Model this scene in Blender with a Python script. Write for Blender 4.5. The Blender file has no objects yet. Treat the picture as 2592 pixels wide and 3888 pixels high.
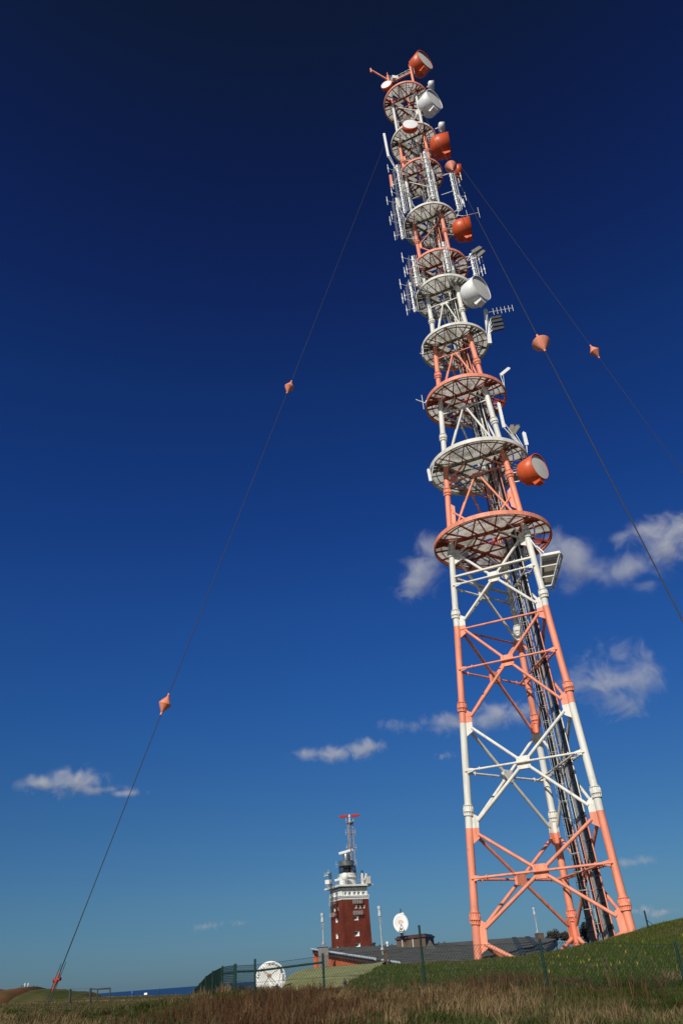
import bpy, bmesh, math, random
import numpy as np
from mathutils import Vector, Matrix

random.seed(7); rng = np.random.default_rng(7)
R = math.radians
sc = bpy.context.scene
col = sc.collection
PI = math.pi

# ------------------------------------------------------------------ camera
F, PITCH, ROLL = 2879.46, 0.546263, -0.07519
CX, CY = 1296.0, 1944.0
fwd = Vector((0, math.cos(PITCH), math.sin(PITCH)))
up0 = Vector((0, -math.sin(PITCH), math.cos(PITCH)))
rt0 = Vector((1, 0, 0))
rt = rt0 * math.cos(ROLL) + up0 * math.sin(ROLL)
up = -rt0 * math.sin(ROLL) + up0 * math.cos(ROLL)
cam = bpy.data.cameras.new('camera')
cam.sensor_fit = 'VERTICAL'; cam.sensor_height = 22.2; cam.sensor_width = 14.8
cam.lens = F / 3888 * 22.2
cam.clip_start = 0.1; cam.clip_end = 120000
camo = bpy.data.objects.new('camera', cam); col.objects.link(camo)
M = Matrix((rt, up, -fwd)).transposed().to_4x4()
camo.matrix_world = M
sc.camera = camo


def ray(px, py):
    return fwd * F + rt * (px - CX) + up * (CY - py)


def at(px, py, Y):
    d = ray(px, py)
    return d * (Y / d.y)


def atz(px, py, Z):
    d = ray(px, py)
    return d * (Z / d.z)


def pxm(P):
    """metres per photo pixel at a point"""
    return P.dot(fwd) / F


def zoomer(s, ox, oy):
    return lambda x, y: (ox + x / s, oy + y / s)


Z1 = zoomer(2.412, 1350, 150); Z2 = zoomer(2.412, 1350, 750)
Z3 = zoomer(2.24, 1450, 1200); Z4 = zoomer(2.24, 1500, 1800)
ZL = zoomer(3.92, 1180, 3300); ZT = zoomer(5.227, 1180, 3050)

# ------------------------------------------------------------------ materials
MATS = {}


def nd(nt, t, **kw):
    n = nt.nodes.new(t)
    for k, v in kw.items():
        setattr(n, k, v)
    return n


def mat(name, c, rough=.55, metal=0., var=.12, scale=1.5, c2=None, bump=0., bscale=8., spec=.4, stretch=(1, 1, 1), detail=4, wear=0.):
    if name in MATS:
        return MATS[name]
    m = bpy.data.materials.new(name); m.use_nodes = True
    nt = m.node_tree; b = nt.nodes['Principled BSDF']
    b.inputs['Roughness'].default_value = rough; b.inputs['Metallic'].default_value = metal
    b.inputs['Specular IOR Level'].default_value = spec
    tc = nd(nt, 'ShaderNodeTexCoord'); mp = nd(nt, 'ShaderNodeMapping')
    mp.inputs['Scale'].default_value = stretch
    nt.links.new(tc.outputs['Object'], mp.inputs['Vector'])
    n = nd(nt, 'ShaderNodeTexNoise'); n.inputs['Scale'].default_value = scale; n.inputs['Detail'].default_value = detail
    n.inputs['Roughness'].default_value = .65
    nt.links.new(mp.outputs['Vector'], n.inputs['Vector'])
    mix = nd(nt, 'ShaderNodeMix', data_type='RGBA')
    lo = c2 if c2 else tuple(x * (1 - var * 1.6) for x in c)
    hi = c if c2 else tuple(min(1, x * (1 + var * .6)) for x in c)
    mr = nd(nt, 'ShaderNodeMapRange'); mr.inputs['From Min'].default_value = .36; mr.inputs['From Max'].default_value = .6
    nt.links.new(n.outputs['Fac'], mr.inputs['Value'])
    nt.links.new(mr.outputs['Result'], mix.inputs['Factor'])
    mix.inputs['A'].default_value = (*lo, 1); mix.inputs['B'].default_value = (*hi, 1)
    outc = mix.outputs['Result']
    if wear:
        for (sc_, st_, lo_, hi_, cc_, am_) in ((.22, (1, 1, .6), .50, .72, (1.0, .93, .88), .55), (1.1, (2.2, 2.2, .12), .60, .74, (.62, .47, .36), wear), (5.0, (1, 1, 1), .66, .74, (.45, .28, .18), wear)):
            m2 = nd(nt, 'ShaderNodeMapping'); m2.inputs['Scale'].default_value = st_; nt.links.new(tc.outputs['Object'], m2.inputs['Vector'])
            q = nd(nt, 'ShaderNodeTexNoise'); q.inputs['Scale'].default_value = sc_; q.inputs['Detail'].default_value = 5; nt.links.new(m2.outputs['Vector'], q.inputs['Vector'])
            r_ = nd(nt, 'ShaderNodeMapRange'); r_.inputs['From Min'].default_value = lo_; r_.inputs['From Max'].default_value = hi_; r_.inputs['To Max'].default_value = am_; nt.links.new(q.outputs['Fac'], r_.inputs['Value'])
            x_ = nd(nt, 'ShaderNodeMix', data_type='RGBA', blend_type='MULTIPLY'); nt.links.new(r_.outputs['Result'], x_.inputs['Factor']); nt.links.new(outc, x_.inputs['A']); x_.inputs['B'].default_value = (*cc_, 1); outc = x_.outputs['Result']
    nt.links.new(outc, b.inputs['Base Color'])
    if bump:
        n2 = nd(nt, 'ShaderNodeTexNoise'); n2.inputs['Scale'].default_value = bscale; n2.inputs['Detail'].default_value = 3
        nt.links.new(tc.outputs['Object'], n2.inputs['Vector'])
        bp = nd(nt, 'ShaderNodeBump'); bp.inputs['Strength'].default_value = bump; bp.inputs['Distance'].default_value = .05
        nt.links.new(n2.outputs['Fac'], bp.inputs['Height']); nt.links.new(bp.outputs['Normal'], b.inputs['Normal'])
    MATS[name] = m
    return m


STR = (1.2, 1.2, .25)
RED = mat('salmon_paint', (.84, .30, .185), .55, var=.12, scale=1.3, stretch=STR, wear=.75)
WHT = mat('white_paint', (.74, .73, .66), .55, var=.08, scale=1.3, stretch=STR, wear=.6)
DRED = mat('orange_red_paint', (.70, .11, .032), .42, var=.09, scale=.8, wear=.5)
DWHT = mat('cool_white_paint', (.83, .84, .83), .42, var=.05, scale=.8, wear=.3)
RADOME = mat('radome_fabric', (.66, .64, .57), .7, var=.05, scale=.8)
REDBEAM = mat('shaded_salmon_paint', (.36, .06, .03), .6, var=.15)  # salmon darkened: underside shade put into the platform beam colour
GRYBEAM = mat('olive_grey_and_shade', (.22, .20, .16), .6, var=.15)  # own colour of blades and cradle panel; painted shade on white platforms' beams
GALV = mat('galvanised_steel', (.55, .56, .55), .45, metal=.35, var=.2, scale=4)
DARKST = mat('dark_steel', (.045, .05, .05), .6, var=.2)
CABLE = mat('black_cable', (.012, .012, .014), .55, var=.2)
GUYM = mat('guy_rope_steel', (.03, .034, .032), .6, metal=.0, var=.25, scale=8)
WARR = mat('white_fibreglass', (.78, .79, .77), .45, var=.06)
BRICK = None


def panel_mat():
    m = bpy.data.materials.new('translucent_deck'); m.use_nodes = True
    nt = m.node_tree; nt.nodes.clear()
    o = nd(nt, 'ShaderNodeOutputMaterial'); mx = nd(nt, 'ShaderNodeMixShader'); mx.inputs[0].default_value = .8
    d = nd(nt, 'ShaderNodeBsdfDiffuse'); t = nd(nt, 'ShaderNodeBsdfTranslucent')
    tc = nd(nt, 'ShaderNodeTexCoord'); n = nd(nt, 'ShaderNodeTexNoise'); n.inputs['Scale'].default_value = .9; n.inputs['Detail'].default_value = 5
    nt.links.new(tc.outputs['Object'], n.inputs['Vector'])
    cr = nd(nt, 'ShaderNodeMix', data_type='RGBA'); cr.inputs['A'].default_value = (.62, .60, .54, 1); cr.inputs['B'].default_value = (.88, .87, .82, 1)
    mr = nd(nt, 'ShaderNodeMapRange'); mr.inputs['From Min'].default_value = .35; mr.inputs['From Max'].default_value = .55
    nt.links.new(n.outputs['Fac'], mr.inputs['Value']); nt.links.new(mr.outputs['Result'], cr.inputs['Factor'])
    for s in (d, t):
        nt.links.new(cr.outputs['Result'], s.inputs['Color'])
    nt.links.new(d.outputs[0], mx.inputs[1]); nt.links.new(t.outputs[0], mx.inputs[2]); nt.links.new(mx.outputs[0], o.inputs['Surface'])
    return m


DECK = panel_mat()


# ------------------------------------------------------------------ mesh builder
def perp(d):
    d = d.normalized()
    a = Vector((0, 0, 1)) if abs(d.z) < .9 else Vector((1, 0, 0))
    u = d.cross(a).normalized(); v = d.cross(u).normalized()
    return u, v


ORG = {}


class MB:
    def __init__(s):
        s.v = []; s.f = []; s.mi = []; s.sm = []

    def add(s, vs, fs, mi=0, smooth=False):
        o = len(s.v)
        s.v += [Vector(x) for x in vs]
        for f in fs:
            s.f.append([i + o for i in f]); s.mi.append(mi); s.sm.append(smooth)
        return s

    def tube(s, p0, p1, r, r1=None, n=8, mi=0, cap=True):
        p0 = Vector(p0); p1 = Vector(p1); r1 = r if r1 is None else r1
        if (p1 - p0).length < 1e-6:
            return s
        u, v = perp(p1 - p0)
        vs = []
        for P, q in ((p0, r), (p1, r1)):
            for k in range(n):
                a = 2 * PI * k / n
                vs.append(P + u * math.cos(a) * q + v * math.sin(a) * q)
        s.add(vs, [(k, (k + 1) % n, n + (k + 1) % n, n + k) for k in range(n)], mi, n > 4)
        if cap:
            s.add(vs, [tuple(range(n - 1, -1, -1)), tuple(range(n, 2 * n))], mi)
        return s

    def path(s, pts, r, n=6, mi=0):
        pts = [Vector(p) for p in pts]
        rs = r if isinstance(r, (list, tuple)) else [r] * len(pts)
        o = len(s.v)
        for i, P in enumerate(pts):
            d = pts[min(i + 1, len(pts) - 1)] - pts[max(i - 1, 0)]
            u, v = perp(d)
            for k in range(n):
                a = 2 * PI * k / n
                s.v.append(P + u * math.cos(a) * rs[i] + v * math.sin(a) * rs[i])
        for i in range(len(pts) - 1):
            for k in range(n):
                s.f.append([o + i * n + k, o + i * n + (k + 1) % n, o + (i + 1) * n + (k + 1) % n, o + (i + 1) * n + k])
                s.mi.append(mi); s.sm.append(True)
        s.f.append([o + k for k in range(n - 1, -1, -1)]); s.mi.append(mi); s.sm.append(False)
        s.f.append([o + (len(pts) - 1) * n + k for k in range(n)]); s.mi.append(mi); s.sm.append(False)
        return s

    def beam(s, p0, p1, w, h, side=None, mi=0):
        """rectangular bar; w across along 'side', h along the other"""
        p0 = Vector(p0); p1 = Vector(p1); d = (p1 - p0).normalized()
        if side is None:
            side = Vector((0, 0, 1)) if abs(d.z) < .9 else Vector((1, 0, 0))
            side = d.cross(side)
        side = (side - d * side.dot(d)).normalized(); o = d.cross(side)
        vs = []
        for P in (p0, p1):
            for a, b in ((-1, -1), (1, -1), (1, 1), (-1, 1)):
                vs.append(P + side * a * w / 2 + o * b * h / 2)
        s.add(vs, [(3, 2, 1, 0), (4, 5, 6, 7), (0, 1, 5, 4), (1, 2, 6, 5), (2, 3, 7, 6), (3, 0, 4, 7)], mi)
        return s

    def box(s, c, sx, sy, sz, az=0, mi=0):
        c = Vector(c); x = Vector((math.cos(az), math.sin(az), 0)) * sx / 2; y = Vector((-math.sin(az), math.cos(az), 0)) * sy / 2; z = Vector((0, 0, sz / 2))
        vs = [c + x * a + y * b + z * e for e in (-1, 1) for a, b in ((-1, -1), (1, -1), (1, 1), (-1, 1))]
        s.add(vs, [(3, 2, 1, 0), (4, 5, 6, 7), (0, 1, 5, 4), (1, 2, 6, 5), (2, 3, 7, 6), (3, 0, 4, 7)], mi)
        return s

    def prism(s, poly, off, mi=0):
        poly = [Vector(p) for p in poly]; off = Vector(off); n = len(poly)
        vs = poly + [p + off for p in poly]
        s.add(vs, [tuple(range(n - 1, -1, -1)), tuple(range(n, 2 * n))] + [(k, (k + 1) % n, n + (k + 1) % n, n + k) for k in range(n)], mi)
        return s

    def lathe(s, c, axis, prof, n=24, mi=0, smooth=True, a0=0, a1=2 * PI):
        c = Vector(c); ax = Vector(axis).normalized(); u, v = perp(ax)
        full = abs(a1 - a0 - 2 * PI) < 1e-6
        m = n if full else n + 1
        vs = []
        for (t, r) in prof:
            for k in range(m):
                a = a0 + (a1 - a0) * k / n
                vs.append(c + ax * t + (u * math.cos(a) + v * math.sin(a)) * r)
        fs = []
        for i in range(len(prof) - 1):
            for k in range(n):
                k2 = (k + 1) % m
                fs.append((i * m + k, i * m + k2, (i + 1) * m + k2, (i + 1) * m + k))
        s.add(vs, fs, mi, smooth)
        return s

    def sphere(s, c, r, n=8, mi=0, sz=1):
        prof = [(-r * sz * math.cos(PI * i / n), max(1e-4, r * math.sin(PI * i / n))) for i in range(n + 1)]
        return s.lathe(c, (0, 0, 1), prof, n + 4, mi)

    def build(s, name, mats, parent=None, origin=None):
        me = bpy.data.meshes.new(name)
        o = ORG[parent.name] if parent else (Vector(origin) if origin is not None else Vector((0, 0, 0)))
        me.from_pydata([tuple(p - o) for p in s.v], [], s.f)
        if not isinstance(mats, (list, tuple)):
            mats = [mats]
        for m in mats:
            me.materials.append(m)
        me.polygons.foreach_set('material_index', s.mi)
        me.polygons.foreach_set('use_smooth', s.sm)
        bm = bmesh.new(); bm.from_mesh(me)
        bmesh.ops.recalc_face_normals(bm, faces=bm.faces); bm.to_mesh(me); bm.free()
        ob = bpy.data.objects.new(name, me); col.objects.link(ob)
        if parent:
            ob.parent = parent
        else:
            ob.location = o
        ORG[ob.name] = o
        return ob


def tag(o, label=None, cat=None, group=None, kind=None):
    if label: o['label'] = label
    if cat: o['category'] = cat
    if group: o['group'] = group
    if kind: o['kind'] = kind
    return o


def thing(name, loc, label, cat, group=None):
    o = bpy.data.objects.new(name, None); col.objects.link(o); o.location = loc; o.empty_display_size = .3
    ORG[o.name] = Vector(loc)
    return tag(o, label, cat, group)


def copy_tree(o, parent=None):
    c = o.copy(); col.objects.link(c)
    if parent: c.parent = parent
    for ch in list(o.children):
        copy_tree(ch, c)
    return c


# ------------------------------------------------------------------ the lattice tower
H = [2.946, 9.223, 10.58, 17.584, 18.985, 26.44, 27.637, 34.448, 41.043, 47.993, 56.703, 65.113, 79.183, 96.0]
RR = [6.313, 5.908, 5.827, 5.34, 5.276, 4.718, 4.711, 4.208, 3.734, 3.239, 2.639, 2.162, 2.154, 2.121]
DX = [-.394, -.274, -.209, -.093, -.029, .052, .11, .156, .214, .228, .22, .115, .006, -.1]
TX, TY = 14.3677, 65.7763
PH = -3.018831
RINGS = [(35.2, 5.75), (44.1, 5.15), (53.0, 4.45), (61.1, 3.90), (69.3, 3.60), (73.9, 3.60), (82.7, 3.50), (92.6, 3.10), (100.4, 3.32), (110.4, 3.42)]
RCOL = [0, 1, 0, 1, 1, 0, 1, 0, 1, 0]          # 0 salmon, 1 white
BANDS = [(9.223, 0), (17.584, 1), (26.44, 0), (35.2, 1), (44.1, 0), (53.0, 1), (61.1, 0), (73.9, 1), (82.7, 0), (92.6, 1), (100.4, 0), (110.4, 1), (200, 0)]
TOPZ = 117.4


def bandcol(z):
    for t, c in BANDS:
        if z < t: return c


def axis(z):
    return Vector((TX + float(np.interp(z, H, DX)), TY, z))


def rleg(z):
    if z < H[0]:
        return RR[0] + (H[0] - z) * (RR[0] - RR[1]) / (H[1] - H[0])
    return float(np.interp(z, H, RR))


def leg(i, z):
    a = PH + (0, 2 * PI / 3, -2 * PI / 3)[i]
    return axis(z) + Vector((math.cos(a), math.sin(a), 0)) * rleg(z)


def rtube(z):
    return float(np.interp(z, [0, 60, 75, 110], [.30, .28, .24, .19]))


tower = thing('radio_tower', (TX, TY, .3), 'very tall three-legged red and white lattice radio tower with round platforms', 'radio tower')
MR = [RED, WHT]
for i in range(3):
    b = MB()
    zs = sorted(set([-1.2] + [t for t, c in BANDS if t < TOPZ] + H + [TOPZ]))
    n = 14
    for z0, z1 in zip(zs[:-1], zs[1:]):
        c = bandcol((z0 + z1) / 2)
        b.tube(leg(i, z0), leg(i, z1), rtube(z0), rtube(z1), n, c, cap=False)
    b.tube(leg(i, TOPZ), leg(i, TOPZ) + Vector((0, 0, .25)), rtube(TOPZ) * 1.25, n=n, mi=0)
    b.tube(leg(i, TOPZ) + Vector((0, 0, .25)), leg(i, TOPZ) + Vector((0, 0, 1.5)), .12, .02, n=8, mi=0)
    lg = b.build('leg', MR, tower)
    for z in (2.946, 10.58, 18.985, 27.637, 34.0, 41.043, 47.993, 56.703, 65.113, 79.183, 88.6, 96.0):
        k = MB(); P = leg(i, z); ax = leg(i, z + 1) - P; r = rtube(z); c = bandcol(z)
        s = 1 if z < 60 else .75
        prof = [(-.42 * s, r), (-.42 * s, r + .09), (-.34 * s, r + .09), (-.34 * s, r + .02), (-.12 * s, r + .06), (-.12 * s, r + .15), (.08 * s, r + .13), (.10 * s, r + .03), (.36 * s, r + .02), (.36 * s, r + .10), (.42 * s, r + .10), (.42 * s, r)]
        k.lathe(P, ax, prof, 20, 0, smooth=False)
        u, v = perp(ax); ax = ax.normalized()
        for q in range(14):
            a = 2 * PI * q / 14; d = u * math.cos(a) + v * math.sin(a)
            for (t0, t1, ra, rb) in ((-.34, -.12, .08, .15), (.10, .36, .13, .09)):
                p = [P + ax * t0 * s + d * (r - .01), P + ax * t0 * s + d * (r + ra), P + ax * t1 * s + d * (r + rb), P + ax * t1 * s + d * (r - .01)]
                w = ax.cross(d) * .035
                k.prism([x - w / 2 for x in p], w)
        k.build('flange_collar', MR[c], lg)

FACES = [(0, 1), (0, 2), (2, 1)]


def lerp(a, b, t):
    return a + (b - a) * t


def gusset(b, fa, ft, z, half, depth, mi_lo, mi_hi, r=.3):
    """plate on leg fa pointing to leg ft, split in colour at z"""
    A = leg(fa, z); d = (leg(ft, z) - A); d.z = 0; d.normalize()
    A0, A1 = leg(fa, z - half), leg(fa, z + half)
    nrm = d.cross(Vector((0, 0, 1))).normalized() * .05
    k = r - .04
    lo = [A0 + d * k, lerp(A0, A, .3) + d * (k + depth), A + d * (k + depth), A + d * k]
    hi = [A + d * k, A + d * (k + depth), lerp(A1, A, .3) + d * (k + depth), A1 + d * k]
    b.prism([p - nrm / 2 for p in lo], nrm, mi_lo); b.prism([p - nrm / 2 for p in hi], nrm, mi_hi)
    for zz in (-.55, .55):
        for a, e in ((.3, 0), (.3, .14), (.44, 0), (.44, .14)):
            p = A + Vector((0, 0, half * zz * .9 + (e if zz < 0 else -e))) + d * (k + depth - a + .0)
            b.tube(p - nrm * .9, p + nrm * .9, .025, n=6, mi=mi_lo if zz < 0 else mi_hi)


NODES = [1.75, 9.223, 17.584, 26.44, 34.6]
for (fa, fb) in FACES:
    # gusset plates at the band boundaries
    for a, c in ((fa, fb), (fb, fa)):
        for z, lo, hi in ((1.75, 0, 0), (9.223, 0, 1), (17.584, 1, 0), (26.44, 0, 1)):
            g = MB(); gusset(g, a, c, z, 1.15, .55, lo, hi); g.build('gusset_plate', MR, tower)
        g = MB(); gusset(g, a, c, 33.6, .8, .5, 1, 1); g.build('gusset_plate', MR, tower)
    for k in range(4):
        z0 = NODES[k] + .5; z1 = NODES[k + 1] - (.5 if k < 3 else 1.0); c = (0, 1, 0, 1)[k]
        ins = .75
        def node(a, o, z):
            A = leg(a, z); return A + (leg(o, z) - A).normalized() * ins
        A0, B0, A1, B1 = node(fa, fb, z0), node(fb, fa, z0), node(fa, fb, z1), node(fb, fa, z1)
        b = MB()
        w0 = (B0 - A0).length; w1 = (B1 - A1).length; t = w0 / (w0 + w1)
        X = lerp(A0, B1, t)
        r = .135
        b.tube(A0, B1, r, n=10); b.tube(B0, A1, r, n=10)
        # centre plate
        d = (B0 - A0).normalized(); nrm = d.cross((B1 - A0).normalized()).normalized(); upv = nrm.cross(d) * -1
        if upv.z < 0: upv = -upv
        pw, phh = .54, .50
        poly = [X + d * a * pw + upv * e * phh for a, e in ((-1, -.75), (-.75, -1), (.75, -1), (1, -.75), (1, .75), (.75, 1), (-.75, 1), (-1, .75))]
        # plate sits on the outer side
        b.prism([p - nrm * .14 for p in poly], nrm * .28)
        for a in (-1, 1):
            for e in (-1, 1):
                for q, w in ((.62, .55), (.78, .55), (.62, .75), (.78, .75)):
                    p = X + d * a * pw * q + upv * e * phh * w
                    b.tube(p - nrm * .17, p + nrm * .17, .028, n=6)
        b.build('cross_brace', MR[c], tower)
        # horizontal strut through the crossing
        hz = X.z
        s = MB(); LA, LB = leg(fa, hz), leg(fb, hz); dd = (LB - LA).normalized()
        off = nrm * .3 if (axis(hz) - X).dot(nrm) < 0 else nrm * -.3
        if (fa, fb) != (2, 1):
            s.tube(LA + off, LB + off, .095, n=8)
            for P, sg in ((LA, 1), (LB, -1)):
                s.prism([P + off + dd * sg * .2 + Vector((0, 0, -.22)), P + off + dd * sg * .75 + Vector((0, 0, -.1)), P + off + dd * sg * .75 + Vector((0, 0, .1)), P + off + dd * sg * .2 + Vector((0, 0, .22))], off.normalized() * .06)
                s.lathe(P + off + dd * sg * 1.25, dd, [(-.04, .09), (-.04, .17), (.04, .17), (.04, .09)], 10, smooth=False)
            if k == 3:
                zz = hz + .95
                LA, LB = leg(fa, zz), leg(fb, zz)
                s.beam(LA + off * .3, LB + off * .3, .3, .16)
            s.build('horizontal_strut', MR[c], tower)
        else:
            off = off * -1
            for o2 in (off * 2.6, off * .4):
                s.tube(LA + o2, LB + o2, .085, n=8)
            m = 16
            for q in range(m):
                a, e = (off * 2.6, off * .4) if q % 2 == 0 else (off * .4, off * 2.6)
                s.tube(lerp(LA, LB, .08 + .84 * q / m) + a, lerp(LA, LB, .08 + .84 * (q + 1) / m) + e, .04, n=5)
            for P in (LA, LB):
                s.tube(P, P + off * 2.6, .07, n=6)
            s.build('ladder_girder', MR[c], tower)
    # strut at the white/salmon joint
    if (fa, fb) != (2, 1):
        b = MB(); z = 26.1
        b.tube(leg(fa, z), leg(fb, z), .1, n=8, mi=0); b.build('horizontal_strut', MR, tower)
    # bottom struts running down to the ground
    b = MB()
    mid = lerp(leg(fa, -1.4), leg(fb, -1.4), .5)
    for a in (fa, fb):
        o = fb if a == fa else fa
        A = leg(a, 1.25); A = A + (leg(o, 1.25) - A).normalized() * .6
        b.tube(A, mid, .16, n=10)
    b.build('base_strut', RED, tower)

# upper sections: inverted V braces and struts
SEC = list(zip(RINGS[:-1], RINGS[1:]))
for j, ((z0, r0), (z1, r1)) in enumerate(SEC):
    hgt = z1 - z0
    if hgt < 5: continue
    c = bandcol(z0 + 1); za = z0 + .9; zt = z1 - (1.9 if j < 4 else 1.4)
    for fi, (fa, fb) in enumerate(FACES):
        b = MB()
        A, B = leg(fa, za), leg(fb, za); d = (B - A).normalized()
        apex = lerp(leg(fa, zt), leg(fb, zt), .5)
        r = .12 if j < 3 else .09
        if j < 4:
            b.tube(A + d * .4, apex - d * .15, r, n=8); b.tube(B - d * .4, apex + d * .15, r, n=8)
            b.tube(leg(fa, zt), leg(fb, zt), .085, n=8)
            b.prism([apex + d * x + Vector((0, 0, y)) - d.cross(Vector((0, 0, 1))) * .04 for x, y in ((-.5, -.25), (.5, -.25), (.4, .2), (-.4, .2))], d.cross(Vector((0, 0, 1))) * .08)
            if j == 0:                       # the lowest one is a full diamond
                zb = z0 + 3.3; zb2 = z0 + .3
                low = lerp(leg(fa, zb2), leg(fb, zb2), .5)
                for a, o in ((fa, fb), (fb, fa)):
                    L = leg(a, zb); b.tube(L + (leg(o, zb) - L).normalized() * .5, low, r, n=8)
                    gusset(b, a, fb if a == fa else fa, zb - .2, 1.3, .4, c, c)
        else:
            s = 1 if (fi + j) % 2 else -1
            P, Q = (fa, fb) if s > 0 else (fb, fa)
            zm = z0 + hgt * .52
            b.tube(leg(P, zm), lerp(leg(P, z0 + .5), leg(Q, z0 + .5), .95), r, n=8)
            b.tube(leg(P, zm), lerp(leg(P, z1 - 1.2), leg(Q, z1 - 1.2), .9), r * .75, n=8)
            gusset(b, P, Q, zm, .6, .35, c, c, r=.2)
        b.build('cross_brace', [MR[c], MR[c]], tower)

# ring platforms
for j, (z, rr) in enumerate(RINGS):
    c = RCOL[j]; cx = axis(z)
    hgt = .42 if j < 3 else .34
    rim = MB()
    prof = [(-hgt / 2, rr - .16), (-hgt / 2, rr), (hgt / 2, rr), (hgt / 2, rr - .16), (hgt / 2 - .05, rr - .16), (hgt / 2 - .05, rr - .05), (-hgt / 2 + .04, rr - .05), (-hgt / 2 + .04, rr - .16), (-hgt / 2, rr - .16)]
    rim.lathe(cx, (0, 0, 1), prof, 72, 0, smooth=False)
    pl = rim.build('platform', MR[c], tower)
    bm_ = REDBEAM if c == 0 else GRYBEAM  # rim colour with the shade under the deck painted in
    be = MB()
    zb = z + .02
    rl = rleg(z)
    cen = axis(zb)
    leglist = [leg(i, zb) for i in range(3)]
    # main triangle, chords and radials
    for fa, fb in FACES:
        A, B = leglist[fa], leglist[fb]; d = (B - A).normalized(); out = (lerp(A, B, .5) - cen).normalized()
        ex = math.sqrt(max(rr ** 2 - (rl * .5) ** 2, 0)) - (A - B).length / 2
        be.beam(A - d * ex * .9, B + d * ex * .9, .34, .16, Vector((0, 0, 1)))
    nr = 18
    for q in range(nr):
        a = PH + 2 * PI * q / nr; d = Vector((math.cos(a), math.sin(a), 0))
        # radius where the radial leaves the main triangle
        ai = (a - PH) % (2 * PI / 3) - PI / 3
        rin = rl * .5 / math.cos(ai)
        w = .24 if q % (nr // 3) == 0 else (.085 if j < 3 else .065)
        w *= 1.9 if c == 0 else 1.0
        be.beam(cen + d * (rin if q % 2 else rin * .98), cen + d * (rr - .05), w, .09, Vector((0, 0, 1)))
    for fr in ((.55,) if j < 4 else ()):
        for q in range(36):
            a0_, a1_ = 2 * PI * q / 36, 2 * PI * (q + 1) / 36
            rm = rl + (rr - rl) * fr
            be.beam(cen + Vector((math.cos(a0_), math.sin(a0_), 0)) * rm, cen + Vector((math.cos(a1_), math.sin(a1_), 0)) * rm, .09, .08, Vector((0, 0, 1)))
    # diagonals in the three outer segments
    for i in range(3):
        a = PH + PI / 3 + i * 2 * PI / 3
        for da in (-.62, .62):
            am_ = a + da
            p = cen + Vector((math.cos(a), math.sin(a), 0)) * (rr - .1); q = cen + Vector((math.cos(am_), math.sin(am_), 0)) * (rl * .5 / math.cos(da))
            be.beam(p, q, .24 if c == 0 else .13, .08, Vector((0, 0, 1)))
            p = cen + Vector((math.cos(a + da * 1.55), math.sin(a + da * 1.55), 0)) * (rr - .1)
            be.beam(p, q, .11, .08, Vector((0, 0, 1)))
    # inner beams parallel to the faces
    for fa, fb in FACES:
        o = 3 - fa - fb
        for t in ((.3, .62) if j < 3 else (.45,)):
            be.beam(lerp(leglist[fa], leglist[o], t), lerp(leglist[fb], leglist[o], t), .16, .1, Vector((0, 0, 1)))
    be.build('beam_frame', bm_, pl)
    # deck panels, sector by sector; some are open
    dk = MB(); zd = z + hgt / 2 - .06
    ns = 72; open_ang = set()
    rngd = random.Random(40 + j)
    shaft = (PH + PI) % (2 * PI)
    for q in range(ns):
        a0_ = PH + 2 * PI * (q + .03) / ns; a1_ = PH + 2 * PI * (q + .97) / ns
        am = ((a0_ + a1_) / 2 - shaft + PI) % (2 * PI) - PI
        def tri_r(a, f):
            ai = (a - PH) % (2 * PI / 3) - PI / 3
            return rl * .5 / math.cos(ai) * f
        hole = abs(am) < .42
        inner = .3 if j < 3 else .45
        segs = ((inner, .68), (.69, 1.0)) if not hole else ()
        for f0, f1 in segs:
            if f0 == inner and j >= 3 and (q // 6) % 6 == (j % 6): continue
            p = [(tri_r(a0_, f0), a0_), (tri_r(a1_, f0), a1_), (tri_r(a1_, f1), a1_), (tri_r(a0_, f1), a0_)]
            P = [axis(zd) + Vector((math.cos(a) * r_, math.sin(a) * r_, 0)) for r_, a in p]
            dk.prism(P, (0, 0, .03))
        for f0, f1 in ((0.02, .53), (.57, .98)):
            if hole and f0 > .5 and j < 3 and abs(am) < .3: continue
            if (q // 6) == (j * 5 + 3) % 12 and j > 2 and f0 < .5: continue
            p = []
            for a, f in ((a0_, f0), (a1_, f0), (a1_, f1), (a0_, f1)):
                ra = tri_r(a, 1.0); p.append((ra + (rr - .06 - ra) * f, a))
            P = [axis(zd) + Vector((math.cos(a) * r_, math.sin(a) * r_, 0)) for r_, a in p]
            dk.prism(P, (0, 0, .03))
    dk.build('deck_panels', DECK, pl)
    # stays from the legs out to the rim
    zl = z - (1.75 if j < 4 else 1.3); cb = bandcol(z - 1)
    for i in range(3):
        st = MB()
        P = leg(i, zl); a = PH + (0, 2 * PI / 3, -2 * PI / 3)[i]
        for da in (-.62, .62):
            Q = cen + Vector((math.cos(a + da), math.sin(a + da), 0)) * rr * .86 - Vector((0, 0, .1))
            st.tube(P, Q, .055, n=6)
        if j < 4:
            for o in range(3):
                if o != i:
                    st.tube(leg(i, zl - .2), lerp(leglist[i], leglist[o], .34) - Vector((0, 0, .1)), .1, n=8)
        st.build('ring_stays', MR[cb], pl)

# cable shaft and ladder on the right-rear face
def shp(fr, z, inw=.45):
    A, B = leg(2, z), leg(1, z)
    P = lerp(A, B, fr); n = axis(z) - lerp(A, B, .5); n.z = 0
    return P + n.normalized() * inw


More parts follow.
